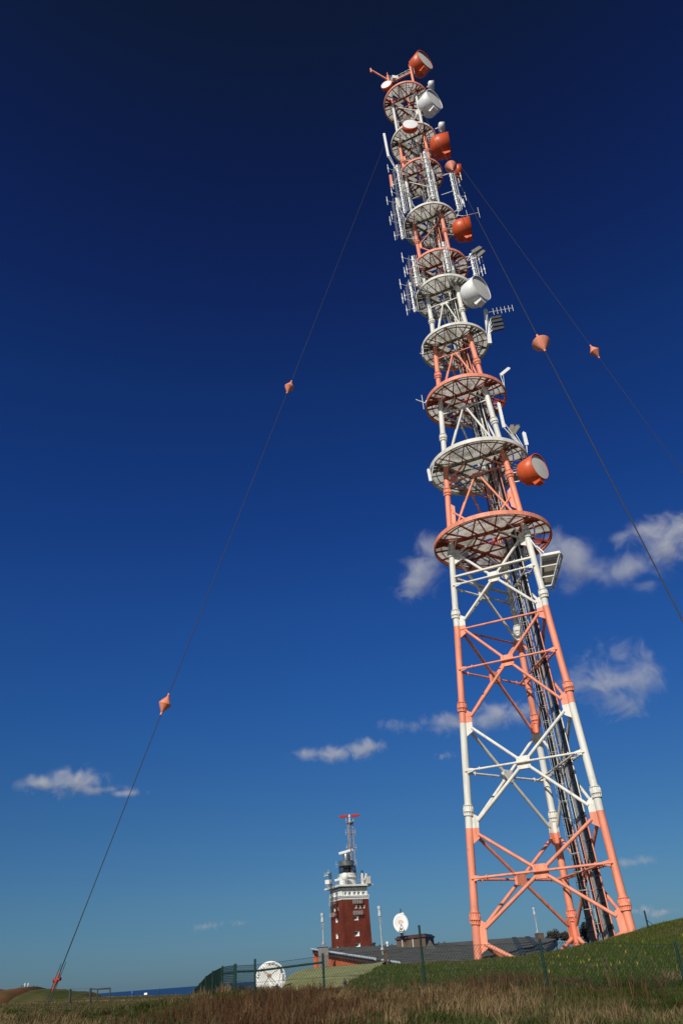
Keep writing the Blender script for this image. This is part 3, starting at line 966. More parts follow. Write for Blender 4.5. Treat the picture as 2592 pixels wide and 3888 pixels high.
def ground_material():
    m = bpy.data.materials.new('meadow_soil'); m.use_nodes = True; nt = m.node_tree; b = nt.nodes['Principled BSDF']
    b.inputs['Roughness'].default_value = .95; b.inputs['Specular IOR Level'].default_value = .1
    tc = nd(nt, 'ShaderNodeTexCoord')
    def noise(s, d=5):
        n = nd(nt, 'ShaderNodeTexNoise'); n.inputs['Scale'].default_value = s; n.inputs['Detail'].default_value = d; n.inputs['Roughness'].default_value = .7
        nt.links.new(tc.outputs['Object'], n.inputs['Vector']); return n
    n1, n2, n3 = noise(.16), noise(1.3), noise(9)
    def mixc(f, a, c, lo=.4, hi=.6):
        mr = nd(nt, 'ShaderNodeMapRange'); mr.inputs['From Min'].default_value = lo; mr.inputs['From Max'].default_value = hi
        nt.links.new(f, mr.inputs['Value']); x = nd(nt, 'ShaderNodeMix', data_type='RGBA'); nt.links.new(mr.outputs['Result'], x.inputs['Factor'])
        for s, q in (('A', a), ('B', c)):
            if isinstance(q, tuple): x.inputs[s].default_value = (*q, 1)
            else: nt.links.new(q, x.inputs[s])
        return x.outputs['Result']
    c1 = mixc(n2.outputs['Fac'], (.055, .065, .014), (.13, .095, .035))
    c2 = mixc(n1.outputs['Fac'], c1, (.16, .125, .055), .45, .65)
    c3 = mixc(n3.outputs['Fac'], (.05, .048, .018), c2, .28, .55)
    nt.links.new(c3, b.inputs['Base Color'])
    bp = nd(nt, 'ShaderNodeBump'); bp.inputs['Strength'].default_value = .8; bp.inputs['Distance'].default_value = .15
    nt.links.new(n3.outputs['Fac'], bp.inputs['Height']); nt.links.new(bp.outputs['Normal'], b.inputs['Normal'])
    return m


me.materials.append(ground_material())


# ---- grass blades: one mesh per kind that nobody could count
def blades_material(name):
    m = bpy.data.materials.new(name); m.use_nodes = True; nt = m.node_tree; nt.nodes.clear()
    o = nd(nt, 'ShaderNodeOutputMaterial'); mx = nd(nt, 'ShaderNodeMixShader'); mx.inputs[0].default_value = .3
    d = nd(nt, 'ShaderNodeBsdfDiffuse'); t = nd(nt, 'ShaderNodeBsdfTranslucent'); a = nd(nt, 'ShaderNodeAttribute'); a.attribute_name = 'tint'
    for s in (d, t): nt.links.new(a.outputs['Color'], s.inputs['Color'])
    nt.links.new(d.outputs[0], mx.inputs[1]); nt.links.new(t.outputs[0], mx.inputs[2]); nt.links.new(mx.outputs[0], o.inputs['Surface'])
    return m


BL = blades_material('grass_blades')


def blades(name, x, y, h, w, colr, lean=.35, label=None, wind=.0, head=None):
    n = len(x); z = ground(x, y) - .03
    a = rng.uniform(0, 2 * PI, n); ln = rng.uniform(.05, lean, n) * h; la = rng.uniform(0, 2 * PI, n)
    dx, dy = np.cos(a) * w / 2, np.sin(a) * w / 2
    lx, ly = np.cos(la) * ln + wind * h, np.sin(la) * ln
    V = np.zeros((n, 5, 3))
    V[:, 0] = np.stack([x - dx, y - dy, z], -1); V[:, 1] = np.stack([x + dx, y + dy, z], -1)
    V[:, 2] = np.stack([x + dx * .8 + lx * .35, y + dy * .8 + ly * .35, z + h * .6], -1); V[:, 3] = np.stack([x - dx * .8 + lx * .35, y - dy * .8 + ly * .35, z + h * .6], -1)
    V[:, 4] = np.stack([x + lx, y + ly, z + h], -1)
    if head is not None:
        V[:, 2] += np.stack([dx, dy, 0 * dx], -1) * head; V[:, 3] -= np.stack([dx, dy, 0 * dx], -1) * head
    base = np.arange(n) * 5
    loops = np.stack([base, base + 1, base + 2, base + 3, base + 3, base + 2, base + 4], -1).reshape(-1)
    ls = np.stack([np.arange(n) * 7, np.arange(n) * 7 + 4], -1).reshape(-1); lt = np.tile([4, 3], n)
    me = bpy.data.meshes.new(name); me.vertices.add(n * 5); me.vertices.foreach_set('co', V.reshape(-1))
    me.loops.add(len(loops)); me.loops.foreach_set('vertex_index', loops.astype(np.int32))
    me.polygons.add(n * 2); me.polygons.foreach_set('loop_start', ls.astype(np.int32)); me.polygons.foreach_set('loop_total', lt.astype(np.int32))
    me.update()
    at_ = me.color_attributes.new('tint', 'FLOAT_COLOR', 'POINT')
    C = np.ones((n, 5, 4)); C[:, :, :3] = colr[:, None, :]
    at_.data.foreach_set('color', C.reshape(-1))
    me.materials.append(BL); ob = bpy.data.objects.new(name, me); col.objects.link(ob)
    return tag(ob, label, 'grass', kind='stuff')


def mixcol(a, b, t):
    return np.array(a)[None] * (1 - t[:, None]) + np.array(b)[None] * t[:, None]


def scatter(n, y0, y1, k=.62, pw=1.0):
    y = y0 + (y1 - y0) * rng.random(n) ** pw
    x = rng.uniform(-1, 1, n) * (k * y + 2)
    return x, y


def px_of(x, y, z):
    P = np.stack([x, y, z], -1); d = P @ np.array(fwd)
    return CX + F * (P @ np.array(rt)) / d, CY - F * (P @ np.array(up)) / d


def clump(x, y):
    return np.clip(.5 + .5 * vnoise(x, y, .8, 3) + .45 * vnoise(x, y, 2.6, 4), 0, 1)


# the hill's left flank and the mown slope are short and green: a region of the ground
_he = [at(1390, 3790, 22), at(1330, 3770, 27), at(1270, 3766, 29), at(1330, 3705, 42), at(1400, 3664, 54), at(1500, 3650, 62)]
HILLX = lambda y: np.interp(y, [p.y for p in _he], [p.x for p in _he])
def is_hill(x, y):
    return (y > 27 + 1.0 * np.sin(x * 1.3) + .6 * np.sin(x * 3.1)) & (x > HILLX(y) + .3 * np.sin(y * 2))


STRAW, OLIVE, BROWN, GREEN = (.30, .215, .11), (.075, .090, .024), (.085, .043, .022), (.068, .118, .022)
# dry meadow: a short olive sward, and tussocks of straw, brown and shadow-dark olive standing on it
x, y = scatter(90000, 8.5, 36, pw=1.0); keep = ~is_hill(x, y); x, y = x[keep], y[keep]; c = clump(x, y)
tt = np.clip(.2 + .6 * vnoise(x, y * .3, 2.2, 11) + rng.normal(0, .2, len(x)), 0, 1)
colr = mixcol((.055, .085, .02), (.18, .15, .07), tt) * rng.uniform(.6, 1.2, (len(x), 1))
blades('short_meadow_grass', x, y, (.07 + .15 * c) * rng.uniform(.5, 1.25, len(x)), .012 + y * .0003, colr, .8, 'short olive-green sward between the dry tussocks in the foreground')
tx, ty = scatter(1250, 9, 33, pw=.9); keep = ~is_hill(tx, ty); tx, ty = tx[keep], ty[keep]
kind = .5 * rng.random(len(tx)) + .33 + .75 * vnoise(tx, ty * .35, 2.4, 5); kind = np.where(vnoise(tx, ty * .4, 1.7, 8) > .42, .2, kind); tr = rng.uniform(.12, .42, len(tx)); th = rng.uniform(.12, .42, len(tx)) * (.6 + .5 * (kind > .5))
nb = 85; rep_ = np.repeat(np.arange(len(tx)), nb); rad_ = tr[rep_] * np.sqrt(rng.random(len(rep_))); ang_ = rng.uniform(0, 2 * PI, len(rep_))
x = tx[rep_] + rad_ * np.cos(ang_); y = ty[rep_] + rad_ * np.sin(ang_)
base_ = np.where((kind > .62)[:, None], np.array(STRAW)[None], np.where((kind > .28)[:, None], np.array((.17, .125, .062))[None], np.where((kind > .0)[:, None], np.array((.052, .066, .018))[None], np.array(BROWN)[None])))  # the dark olive tussocks paint shadow gaps between the lighter ones
colr = base_[rep_] * rng.uniform(.55, 1.25, (len(rep_), 1)) * rng.uniform(.8, 1.15, len(tx))[rep_][:, None]
hh_ = th[rep_] * (1.1 - .45 * (rad_ / tr[rep_])) * rng.uniform(.6, 1.15, len(rep_))
blades('dry_grass', x, y, hh_, .010 + y * .0003, colr, .8, 'dry straw-coloured tussocks of grass in the foreground', .12)
# far meadow on the left
x, y = scatter(110000, 33, 125, pw=1.3); keep = (x < -.055 * y + -1) | ((x < 1) & (y > 70)); x, y = x[keep], y[keep]
c = np.clip(.5 + .5 * vnoise(x * .35, y, 5, 3) + .4 * vnoise(x * .3, y, 14, 4), 0, 1); tt = np.clip(c + rng.normal(0, .14, len(x)), 0, 1)
colr = mixcol((.06, .075, .022), (.25, .19, .095), tt) * rng.uniform(.7, 1.2, (len(x), 1))
blades('meadow_grass', x, y, (.04 + .10 * c) * rng.uniform(.5, 1.2, len(x)), .025 + y * .0006, colr, .8, 'pale olive meadow grass running back to the cliff at left')
# green hill
y = rng.uniform(26, 66, 190000); x = rng.uniform(0, 1, len(y)) * (.56 * y + 2 - HILLX(y)) + HILLX(y); keep = is_hill(x, y); x, y = x[keep], y[keep]
c = clump(x, y); tt = np.clip(.2 * c + .9 * np.clip((y - 47) / 16, 0, 1) * .7 + rng.normal(0, .15, len(x)), 0, 1)
colr = mixcol(GREEN, (.135, .14, .03), tt) * rng.uniform(.55, 1.25, (len(x), 1))
dead = np.clip((vnoise(x, y, 2.4, 13) + .6 * vnoise(x, y, .9, 14) - .75) * 1.2, 0, .5); colr = colr * (1 - dead[:, None]) + np.array((.17, .135, .06))[None] * dead[:, None]
dry = rng.random(len(x)) < .03; colr[dry] = np.array((.19, .15, .08)); c = np.where(dry, 1.6, c)
blades('green_grass', x, y, (.06 + .09 * c) * rng.uniform(.6, 1.3, len(x)), .014 + y * .0003, colr, .6, 'short green grass on the hill in front of the tower')
# brown dock and reed stalks
xs, ysx = [], []
for (px_, Y_, sx, sy, n) in ((1010, 22, 1.1, 2.4, 3600), (1150, 20, .9, 2.6, 3400), (860, 24, .8, 1.4, 500), (1300, 19, .8, 1.5, 700), (600, 21, .8, 1.2, 120), (1880, 28, 1.0, 1.0, 900), (1990, 29, .6, .8, 350), (1720, 21, .8, 1.2, 260), (2400, 20, 1.2, 2, 120), (300, 26, 2, 3, 90)):
    p = at(px_, 3800, Y_); xs.append(rng.normal(p.x, sx, n)); ysx.append(rng.normal(p.y, sy, n))
x = np.concatenate(xs); y = np.concatenate(ysx)
colr = mixcol((.068, .030, .017), (.19, .11, .055), rng.random(len(x))) * rng.uniform(.6, 1.2, (len(x), 1))
blades('reed_stalks', x, y, rng.uniform(.18, .62, len(x)) * (.5 + .6 * clump(x, y)), np.full(len(x), .0085), colr, .4, 'brown reed and dock stalks in front of the fence', .03, .5)
# single tall stalks with heavy heads
px_a = np.concatenate([rng.normal(1100, 120, 120), rng.normal(1650, 160, 45), rng.normal(1900, 80, 40), rng.normal(2350, 130, 22), rng.normal(820, 60, 16)])
yy_ = rng.uniform(19, 26, len(px_a)); q = [at(a, 3790, b_) for a, b_ in zip(px_a, yy_)]
x = np.array([p.x for p in q]); y = np.array([p.y for p in q])
x = np.repeat(x, 4) + rng.normal(0, .05, len(x) * 4); y = np.repeat(y, 4) + rng.normal(0, .05, len(y) * 4); hh_ = np.repeat(rng.uniform(.3, .72, len(px_a)), 4) * rng.uniform(.6, 1, len(x))
colr = mixcol((.06, .032, .018), (.20, .12, .06), rng.random(len(x)))
blades('dock_stalks', x, y, hh_, np.full(len(x), .009), colr, .22, 'tall single brown dock stalks rising above the grass', .02, .9)
# yellow flowers
y = rng.uniform(27, 50, 2600); x = rng.uniform(0, .52, len(y)) * y; k = (vnoise(x, y, 1.9, 9) > .05) & is_hill(x, y) & (x > 4.2); x, y = x[k], y[k]
k = rng.random(len(x)) < .12; x, y = x[k], y[k]
colr = mixcol((.55, .38, .03), (.42, .38, .06), rng.random(len(x)))
blades('wildflowers', x, y, rng.uniform(.18, .26, len(x)), np.full(len(x), .03), colr, .2, 'small yellow wildflowers dotted over the green hill', 0, .6)

# ------------------------------------------------------------------ sea
m = bpy.data.materials.new('sea_water'); m.use_nodes = True; nt = m.node_tree; b = nt.nodes['Principled BSDF']
b.inputs['Base Color'].default_value = (.006, .018, .065, 1); b.inputs['Roughness'].default_value = .32; b.inputs['Specular IOR Level'].default_value = .22
tc = nd(nt, 'ShaderNodeTexCoord'); n = nd(nt, 'ShaderNodeTexNoise'); n.inputs['Scale'].default_value = .08; n.inputs['Detail'].default_value = 6
nt.links.new(tc.outputs['Object'], n.inputs['Vector']); bp = nd(nt, 'ShaderNodeBump'); bp.inputs['Strength'].default_value = .8; bp.inputs['Distance'].default_value = 2
nt.links.new(n.outputs['Fac'], bp.inputs['Height']); nt.links.new(bp.outputs['Normal'], b.inputs['Normal'])
bb = MB(); N = 96
bb.add([(0, 0, -45)] + [(60000 * math.cos(2 * PI * k / N), 60000 * math.sin(2 * PI * k / N), -45) for k in range(N)], [(0, k + 1, (k + 1) % N + 1) for k in range(N)])
so = bb.build('sea', m); so['kind'] = 'structure'

# ------------------------------------------------------------------ distant hills
EARTH = mat('red_earth', (.22, .085, .045), .95, c2=(.06, .065, .022), scale=.014, spec=.05)
HGRN = mat('hill_turf', (.055, .068, .018), .95, c2=(.12, .10, .045), scale=.03, spec=.05)


def hill(name, prof, Y, depth, m, scarp=None):
    """rounded ridge whose crest follows the listed photo points at distance Y"""
    xs = np.linspace(prof[0][0], prof[-1][0], 60)
    yy = np.interp(xs, [p[0] for p in prof], [p[1] for p in prof])
    V = []; rows = 15
    for k in range(rows):
        t = -1 + 2 * k / (rows - 1)
        for i, (px_, py_) in enumerate(zip(xs, yy)):
            P = at(px_, py_, Y); q = at(px_, py_, Y)
            h = P.z + 46
            wob = .05 * math.sin(px_ * .06 + k) + .03 * math.sin(px_ * .17 - k * 2)
            V.append((P.x, Y + depth * t, -46 + h * (max(0, 1 - abs(t) ** 2.4)) ** .8 + (wob * 6 if abs(t) > .1 else 0)))
    n = len(xs)
    f = [(r * n + i, r * n + i + 1, (r + 1) * n + i + 1, (r + 1) * n + i) for r in range(rows - 1) for i in range(n - 1)]
    bb = MB(); bb.add(V, f, 0, True); o = bb.build(name, m); o['kind'] = 'structure'
    return o


hill('hill', [(-400, 3775), (-150, 3758), (-60, 3750), (0, 3762), (25, 3763), (70, 3752), (110, 3746), (125, 3749), (140, 3763), (152, 3790)], 640, 130, EARTH)
hill('hill', [(118, 3800), (140, 3768), (160, 3755), (185, 3754), (215, 3758), (260, 3760), (300, 3766), (345, 3773), (380, 3790)], 420, 90, HGRN)

# people and marker posts on the distant hill
def person(px_, py_, Y, h, top_c, leg_c, label):
    P = at(px_, py_, Y); t = thing('person', P, label, 'person', 'people on the far hill')
    b = MB(); s = h / 1.75
    for sx in (-.1, .1):
        b.path([P + Vector((sx * s, 0, 0)), P + Vector((sx * s, -.02, .45 * s)), P + Vector((sx * .9 * s, 0, .88 * s))], [.06 * s, .075 * s, .1 * s], 8)
        b.path([P + Vector((sx * 2.1 * s, 0, 1.42 * s)), P + Vector((sx * 2.6 * s, .02, 1.1 * s)), P + Vector((sx * 2.5 * s, -.06, .8 * s))], [.06 * s, .045 * s, .035 * s], 8)
    b.path([P + Vector((0, 0, .82 * s)), P + Vector((0, 0, 1.05 * s)), P + Vector((0, 0, 1.35 * s)), P + Vector((0, 0, 1.46 * s)), P + Vector((0, 0, 1.52 * s))], [.16 * s, .15 * s, .2 * s, .12 * s, .06 * s], 10)
    b.sphere(P + Vector((0, 0, 1.63 * s)), .105 * s, 8, 0, 1.2)
    b.build('body', leg_c, t)
    b = MB(); b.path([P + Vector((0, 0, .95 * s)), P + Vector((0, 0, 1.2 * s)), P + Vector((0, 0, 1.38 * s)), P + Vector((0, 0, 1.47 * s))], [.17 * s, .18 * s, .22 * s, .13 * s], 10); b.build('jacket', top_c, t)


SKIND = mat('dark_clothing', (.03, .03, .04), .8); LIGHTC = mat('pale_clothing', (.6, .6, .6), .8)
person(82, 3750, 638, 1.8, SKIND, SKIND, 'dark figure on the far hilltop, leftmost of the three')
person(88.5, 3748, 638, 1.9, LIGHTC, SKIND, 'figure in a pale jacket standing on the far hilltop beside a darker one')
person(127.5, 3751, 638, 1.8, SKIND, SKIND, 'dark figure alone on the right flank of the far hill')
for px_, y0, y1, lb in ((95, 3746, 3729, 'white marker post on the far hill, beside the people'), (107, 3747, 3727, 'slender white marker post on the very top of the far hill')):
    P = at(px_, y0, 636); Q = Vector((P.x, P.y, at(px_, y1, 636).z))
    t = thing('marker_post', P, lb, 'post', 'marker posts on the far hill')
    b = MB(); b.tube(P - Vector((0, 0, 2)), Q, .12, .05, n=6); b.build('pole', GALV, t)
    b = MB(); b.lathe(lerp(P, Q, .35), (0, 0, 1), [(-1.2, .1), (-1.1, .5), (1.1, .3), (1.2, .1)], 8); b.build('top_mark', WARR, t)

BLUE = mat('blue_paint', (.03, .07, .3), .5)
P = at(504, 3773, 128); t = thing('litter_bin', P, 'small blue bin standing at the cliff edge', 'bin')
b = MB(); b.lathe(P, (0, 0, 1), [(-.3, .15), (0, .2), (.28, .24), (.3, .2), (.38, .05)], 10); b.build('bucket', BLUE, t); b = MB(); b.tube(P - Vector((0, 0, .8)), P + Vector((0, .15, .2)), .04, n=6); b.build('post', DARKST, t)
P = at(553, 3777, 122); t = thing('information_board', P, 'small white board on two legs near the cliff edge', 'board')
b = MB(); b.prism([P + Vector((-.2, 0, 0)), P + Vector((.2, 0, 0)), P + Vector((.2, .08, .22)), P + Vector((-.2, .08, .22))], (0, .03, 0)); b.build('panel', WARR, t)
for sx in (-.15, .15):
    b = MB(); b.tube(P + Vector((sx, .05, -.7)), P + Vector((sx, .08, .1)), .03, n=6); b.build('leg', DARKST, t)

# ------------------------------------------------------------------ chain link fence
FGRN = mat('green_plastic_coat', (.006, .034, .027), .45, var=.2, scale=5)
WIRE = mat('dark_green_wire', (.012, .035, .03), .5)


def fence_run(name, tops, bots, meshtops, rail, label, pitch=.095, wr=.0038):
    """posts at tops/bots; netting between consecutive posts"""
    t = thing(name, bots[0], label, 'fence', 'chain link fences')
    for P, Q in zip(bots, tops):
        b = MB(); P2 = Vector((Q.x, Q.y, P.z - .35)); b.tube(P2, Q, .035, n=10); b.sphere(Q, .04, 5); b.build('post', FGRN, t)
    for i in range(len(bots) - 1):
        A0 = Vector((tops[i].x, tops[i].y, bots[i].z - .1)); B0 = Vector((tops[i + 1].x, tops[i + 1].y, bots[i + 1].z - .1)); A1, B1 = meshtops[i], meshtops[i + 1]
        A1 = Vector((A0.x, A0.y, A1.z)); B1 = Vector((B0.x, B0.y, B1.z))
        L = math.hypot(B0.x - A0.x, B0.y - A0.y); hh = ((A1.z - A0.z) + (B1.z - B0.z)) / 2
        def P(s, v):
            a = s / L; lo = lerp(A0, B0, a); hi = lerp(A1, B1, a); return lerp(lo, hi, v / hh)
        b = MB(); n = int(L / pitch); asp = 1.15; run = hh / asp
        k = -run
        while k < L:
            for sg in (1, -1):
                s0, s1 = (k, k + run) if sg > 0 else (k + run, k)
                v0, v1 = 0.0, hh
                # clip to the panel
                def clip(sa, va, sb, vb):
                    if sa < 0: va = va + (vb - va) * (0 - sa) / (sb - sa); sa = 0
                    if sa > L: va = va + (vb - va) * (L - sa) / (sb - sa); sa = L
                    return sa, va
                a_ = clip(s0, v0, s1, v1); c_ = clip(s1, v1, s0, v0)
                if abs(a_[0] - c_[0]) > .01: b.tube(P(*a_) + Vector((0, .004 * sg, 0)), P(*c_) + Vector((0, .004 * sg, 0)), wr, n=3, cap=False)
            k += pitch
        for v in (0.02, .5, .985):
            b.tube(P(0, hh * v), P(L, hh * v), wr * 1.1, n=4)
        b.build('netting', WIRE, t)
        if rail and i in rail:
            dz = rail[i]
            b = MB(); b.tube(A1 - Vector((0, -.03, dz)), B1 - Vector((0, -.03, dz)), .03, n=8); b.build('rail', FGRN, t)
    return t


fp = [((895, 3663), (895, 3735), 30, (895, 3666)), ((968, 3645), (968, 3762), 28, (968, 3662)), ((1225, 3624), (1227, 3748), 27, (1225, 3628)), ((1590, 3517), (1602, 3742), 26, (1594, 3594)),
      ((2047, 3568), (2069, 3712), 25, (2048, 3576)), ((2559, 3577), (2590, 3714), 23, (2560, 3584)), ((2960, 3570), (3000, 3720), 22, (2960, 3578))]
tops = [at(*a, Y) for a, b_, Y, m_ in fp]; mt = [at(*m_, Y) for a, b_, Y, m_ in fp]; bots = []
for Tp in tops:
    bots.append(Vector((Tp.x, Tp.y, gz(Tp.x, Tp.y))))
fence_run('chain_link_fence', tops, bots, mt, {0: .18, 1: .18}, 'green chain link fence on tall posts crossing in front of the building and tower')
fp = [((891, 3664), 30.2), ((845, 3671), 33), ((808, 3689), 38), ((782, 3708), 44), ((758, 3735), 53), ((738, 3757), 62), ((718, 3778), 74)]
tops = [at(*a, Y) for a, Y in fp]; bots = []
for Tp in tops:
    g_ = gz(Tp.x, Tp.y); bots.append(Vector((Tp.x, Tp.y, min(g_, Tp.z - 1.25))))
fence_run('chain_link_fence', tops, bots, tops, {0: .22}, 'dark green chain link fence turning the corner and running downhill to the left', .09)

# low field fence near the anchor
fp = [(268, 3755, 3778, 62), (345, 3752, 3777, 62), (372, 3754, 3776, 62), (419, 3750, 3781, 61)]
t = thing('field_fence', at(268, 3778, 62), 'low dark field fence with a gate frame in the meadow at left', 'fence')
q = []
for px_, y0, y1, Y in fp:
    P, Q = at(px_, y1, Y), at(px_, y0, Y); q.append((P, Q)); b = MB(); b.tube(P - Vector((0, 0, .6)), Q, .09 if px_ in (268, 345) else .045, n=8); b.build('post', DARKST, t)
b = MB()
for i, (a, c) in enumerate(((0, 1), (1, 2), (2, 3))):
    for v in ((.95, .55, .2) if i == 0 else (.97, .86)):
        b.tube(lerp(q[a][0], q[a][1], v), lerp(q[c][0], q[c][1], v), .008 if i == 0 else .025, n=5)
b.build('rails', DARKST, t)

# post with a stay on the hill
P = at(2458, 3518, 56.5); Q = at(2447, 3460, 56.5); Q = Vector((P.x, P.y, Q.z)); t = thing('fence_post', P, 'single dark green post with a wire stay on the hill at far right', 'post')
b = MB(); b.tube(P - Vector((0, 0, .6)), Q, .055, n=8); b.sphere(Q, .06, 5); b.build('post', FGRN, t)
b = MB(); b.tube(lerp(P, Q, .45), P + Vector((.55, -.1, -.15)), .02, n=5); b.build('stay', FGRN, t)

# ------------------------------------------------------------------ the low station building
ROOF = mat('grey_roofing_felt', (.105, .108, .098), .85, var=.18, scale=.8, spec=.2, bump=.15, bscale=6)
ORANGE = mat('orange_render', (.66, .155, .05), .8, var=.1, scale=1.5)
FASC = mat('brown_fascia', (.085, .04, .045), .5, var=.15)
GUTT = mat('zinc_gutter', (.62, .68, .70), .4, metal=.2, var=.12, scale=3)
BRBOX = mat('brown_cladding', (.125, .085, .06), .7, var=.12, stretch=(6, 6, .4))
GRYBOX = mat('grey_sheet_metal', (.30, .29, .27), .5, metal=.2, var=.12)
A, Bc, Cc, Dc = at(1190, 3603, 94), at(1523, 3655, 63), at(1985, 3627, 68), at(1700, 3579, 100)
Ec, Fc, Gc, Hc = at(1950, 3560, 101), at(2000, 3557, 101), at(2110, 3565, 90), at(2060, 3612, 72)
bl = thing('station_building', Vector((10, 80, -2)), 'long low orange-walled building with a broad sloping grey roof behind the fence', 'building')
b = MB()
Zl = Vector((0, 0, -.08))
for poly in ([A, Bc, Cc, Dc], [Dc, Cc, Ec], [Cc, Hc, Fc, Ec], [Hc, Gc, Fc]):
    b.prism(poly, Zl)
# felt seams
for tq in np.linspace(.06, .96, 13):
    b.beam(lerp(A, Bc, tq) + Vector((0, 0, .02)), lerp(Dc, Cc, tq) + Vector((0, 0, .02)), .1, .025)
b.build('roof', ROOF, bl)
b = MB()
for p, q in ((Ec, Cc), (Fc, Hc)):
    b.beam(p + Vector((0, 0, .03)), q + Vector((0, 0, .03)), .5, .07, (q - p).cross(Vector((0, 0, 1))))
for tq in np.linspace(.15, .9, 6):
    b.beam(lerp(Ec, Cc, tq) + Vector((0, 0, .04)), lerp(Fc, Hc, tq) + Vector((0, 0, .04)), .12, .05)
b.build('hip_flashing', DARKST, bl)
bk = A + Vector((-.3, 2, 0))
b = MB(); out = (Bc - A).cross(Vector((0, 0, 1))).normalized(); out = -out if out.x > 0 else out
b.prism([A + out * .02 - Vector((0, 0, .1)), Bc + out * .02 - Vector((0, 0, .1)), Bc + out * .02 - Vector((0, 0, .36)), A + out * .02 - Vector((0, 0, .42))], out * .1)
fr = Vector((Cc.x - Bc.x, Cc.y - Bc.y, 0)).cross(Vector((0, 0, 1))).normalized(); fr = -fr if fr.y > 0 else fr
for p, q in ((Bc, Cc), (Cc, Hc), (Hc, Gc)):
    b.prism([p - Vector((0, 0, .09)), q - Vector((0, 0, .09)), q - Vector((0, 0, .55)), p - Vector((0, 0, .55))], fr * .1)
b.build('fascia', FASC, bl)
b = MB(); b.tube(A + out * .22, lerp(A, Bc, .80) + out * .16, .1, n=8); b.build('gutter', GUTT, bl)
b = MB(); b.tube(lerp(A, Bc, .86) + out * .16, Bc + out * .16, .09, n=8); b.build('gutter', GUTT, bl)
b = MB()
b.prism([A - out * .12 - Vector((0, 0, .3)), Bc - out * .1 - Vector((0, 0, .3)), Bc - out * .1 - Vector((0, 0, 3)), A - out * .12 - Vector((0, 0, 6))], out * -.3)
b.prism([Bc - Vector((0, 0, .5)) - fr * .3, Cc - Vector((0, 0, .5)) - fr * .3, Cc - Vector((0, 0, 3)) - fr * .3, Bc - Vector((0, 0, 3)) - fr * .3], -fr * .3)
b.prism([Cc - Vector((0, 0, .5)) - fr * .3, Hc - Vector((0, 0, .5)) - fr * .3, Gc - Vector((0, 0, 4)) - fr * .3, Cc - Vector((0, 0, 3)) - fr * .3], -fr * .3)
A2 = A + Vector((-.2, 6, 0)); b.prism([A - Vector((0, 0, .4)), Dc + Vector((0, 0, -.4)), Dc - Vector((0, 0, 6)), A - Vector((0, 0, 6))], (0, -.3, 0))
b.build('wall', ORANGE, bl)
b = MB()
for tq in np.linspace(.03, .97, 22):
    P = lerp(A, Dc, tq); b.box(P + Vector((0, -.15, .06)), .16, .16, .12)
for tq in np.linspace(.1, .95, 9):
    P = lerp(A, Bc, tq) - out * .5; b.box(P + Vector((0, 0, .08)), .16, .16, .14)
b.build('snow_guards', DARKST, bl)
# penthouse and pyramid rooflight
p0, p1, p2 = at(1506, 3594, 92), at(1616, 3590, 89), at(1524, 3586, 97)
ph_ = MB(); hgt = 1.5
cpt = [p0, p1, p1 + Vector((1.2, 5, .1)), p0 + Vector((1.2, 5, .1))]
ztop = at(1560, 3564, 91).z
for i in range(4):
    a, c = cpt[i], cpt[(i + 1) % 4]
ph_.prism([Vector((p.x, p.y, ztop - 2.2)) for p in cpt], (0, 0, 2.2)); pent = ph_.build('penthouse', BRBOX, bl)
b = MB(); cc = sum(cpt, Vector()) / 4
b.prism([Vector((cc.x + (p.x - cc.x) * 1.07, cc.y + (p.y - cc.y) * 1.07, ztop + .0)) for p in cpt], (0, 0, .18)); b.prism([Vector((cc.x + (p.x - cc.x) * .97, cc.y + (p.y - cc.y) * .97, ztop + .18)) for p in cpt], (0, 0, .14)); b.build('roof_slab', FASC, pent)
b = MB()
for tq in (.2, .57):
    P = lerp(p0, p1, tq) + Vector((0, -.06, 0)); b.beam(Vector((P.x, P.y, ztop - 1.6)), Vector((P.x, P.y, ztop)), .09, .08)
b.build('downpipe', GUTT, pent)
b = MB(); P = at(1632, 3592, 86); top = at(1630, 3568, 86); hw = .55
base = [P + Vector((sx * hw, sy * hw, -.3)) for sx, sy in ((-1, -1), (1, -1), (1, 1), (-1, 1))]
b.add(base + [top], [(0, 1, 4), (1, 2, 4), (2, 3, 4), (3, 0, 4), (3, 2, 1, 0)]); b.build('rooflight', ROOF, bl)
b = MB(); P = at(1418, 3602, 96); b.tube(P - Vector((0, 0, .5)), P + Vector((0, 0, .45)), .2, n=10); b.lathe(P + Vector((0, 0, .45)), (0, 0, 1), [(0, .2), (0, .28), (.12, .28), (.14, .05)], 10, smooth=False); b.build('chimney', DARKST, bl)
b = MB(); P = at(1470.5, 3594, 95); b.tube(P - Vector((0, 0, .4)), P + Vector((0, 0, .2)), .1, n=8); b.lathe(P + Vector((0, 0, .2)), (0, 0, 1), [(0, .1), (.05, .16), (.2, .14), (.3, .02)], 8); b.build('vent_pipe', WARR, bl)

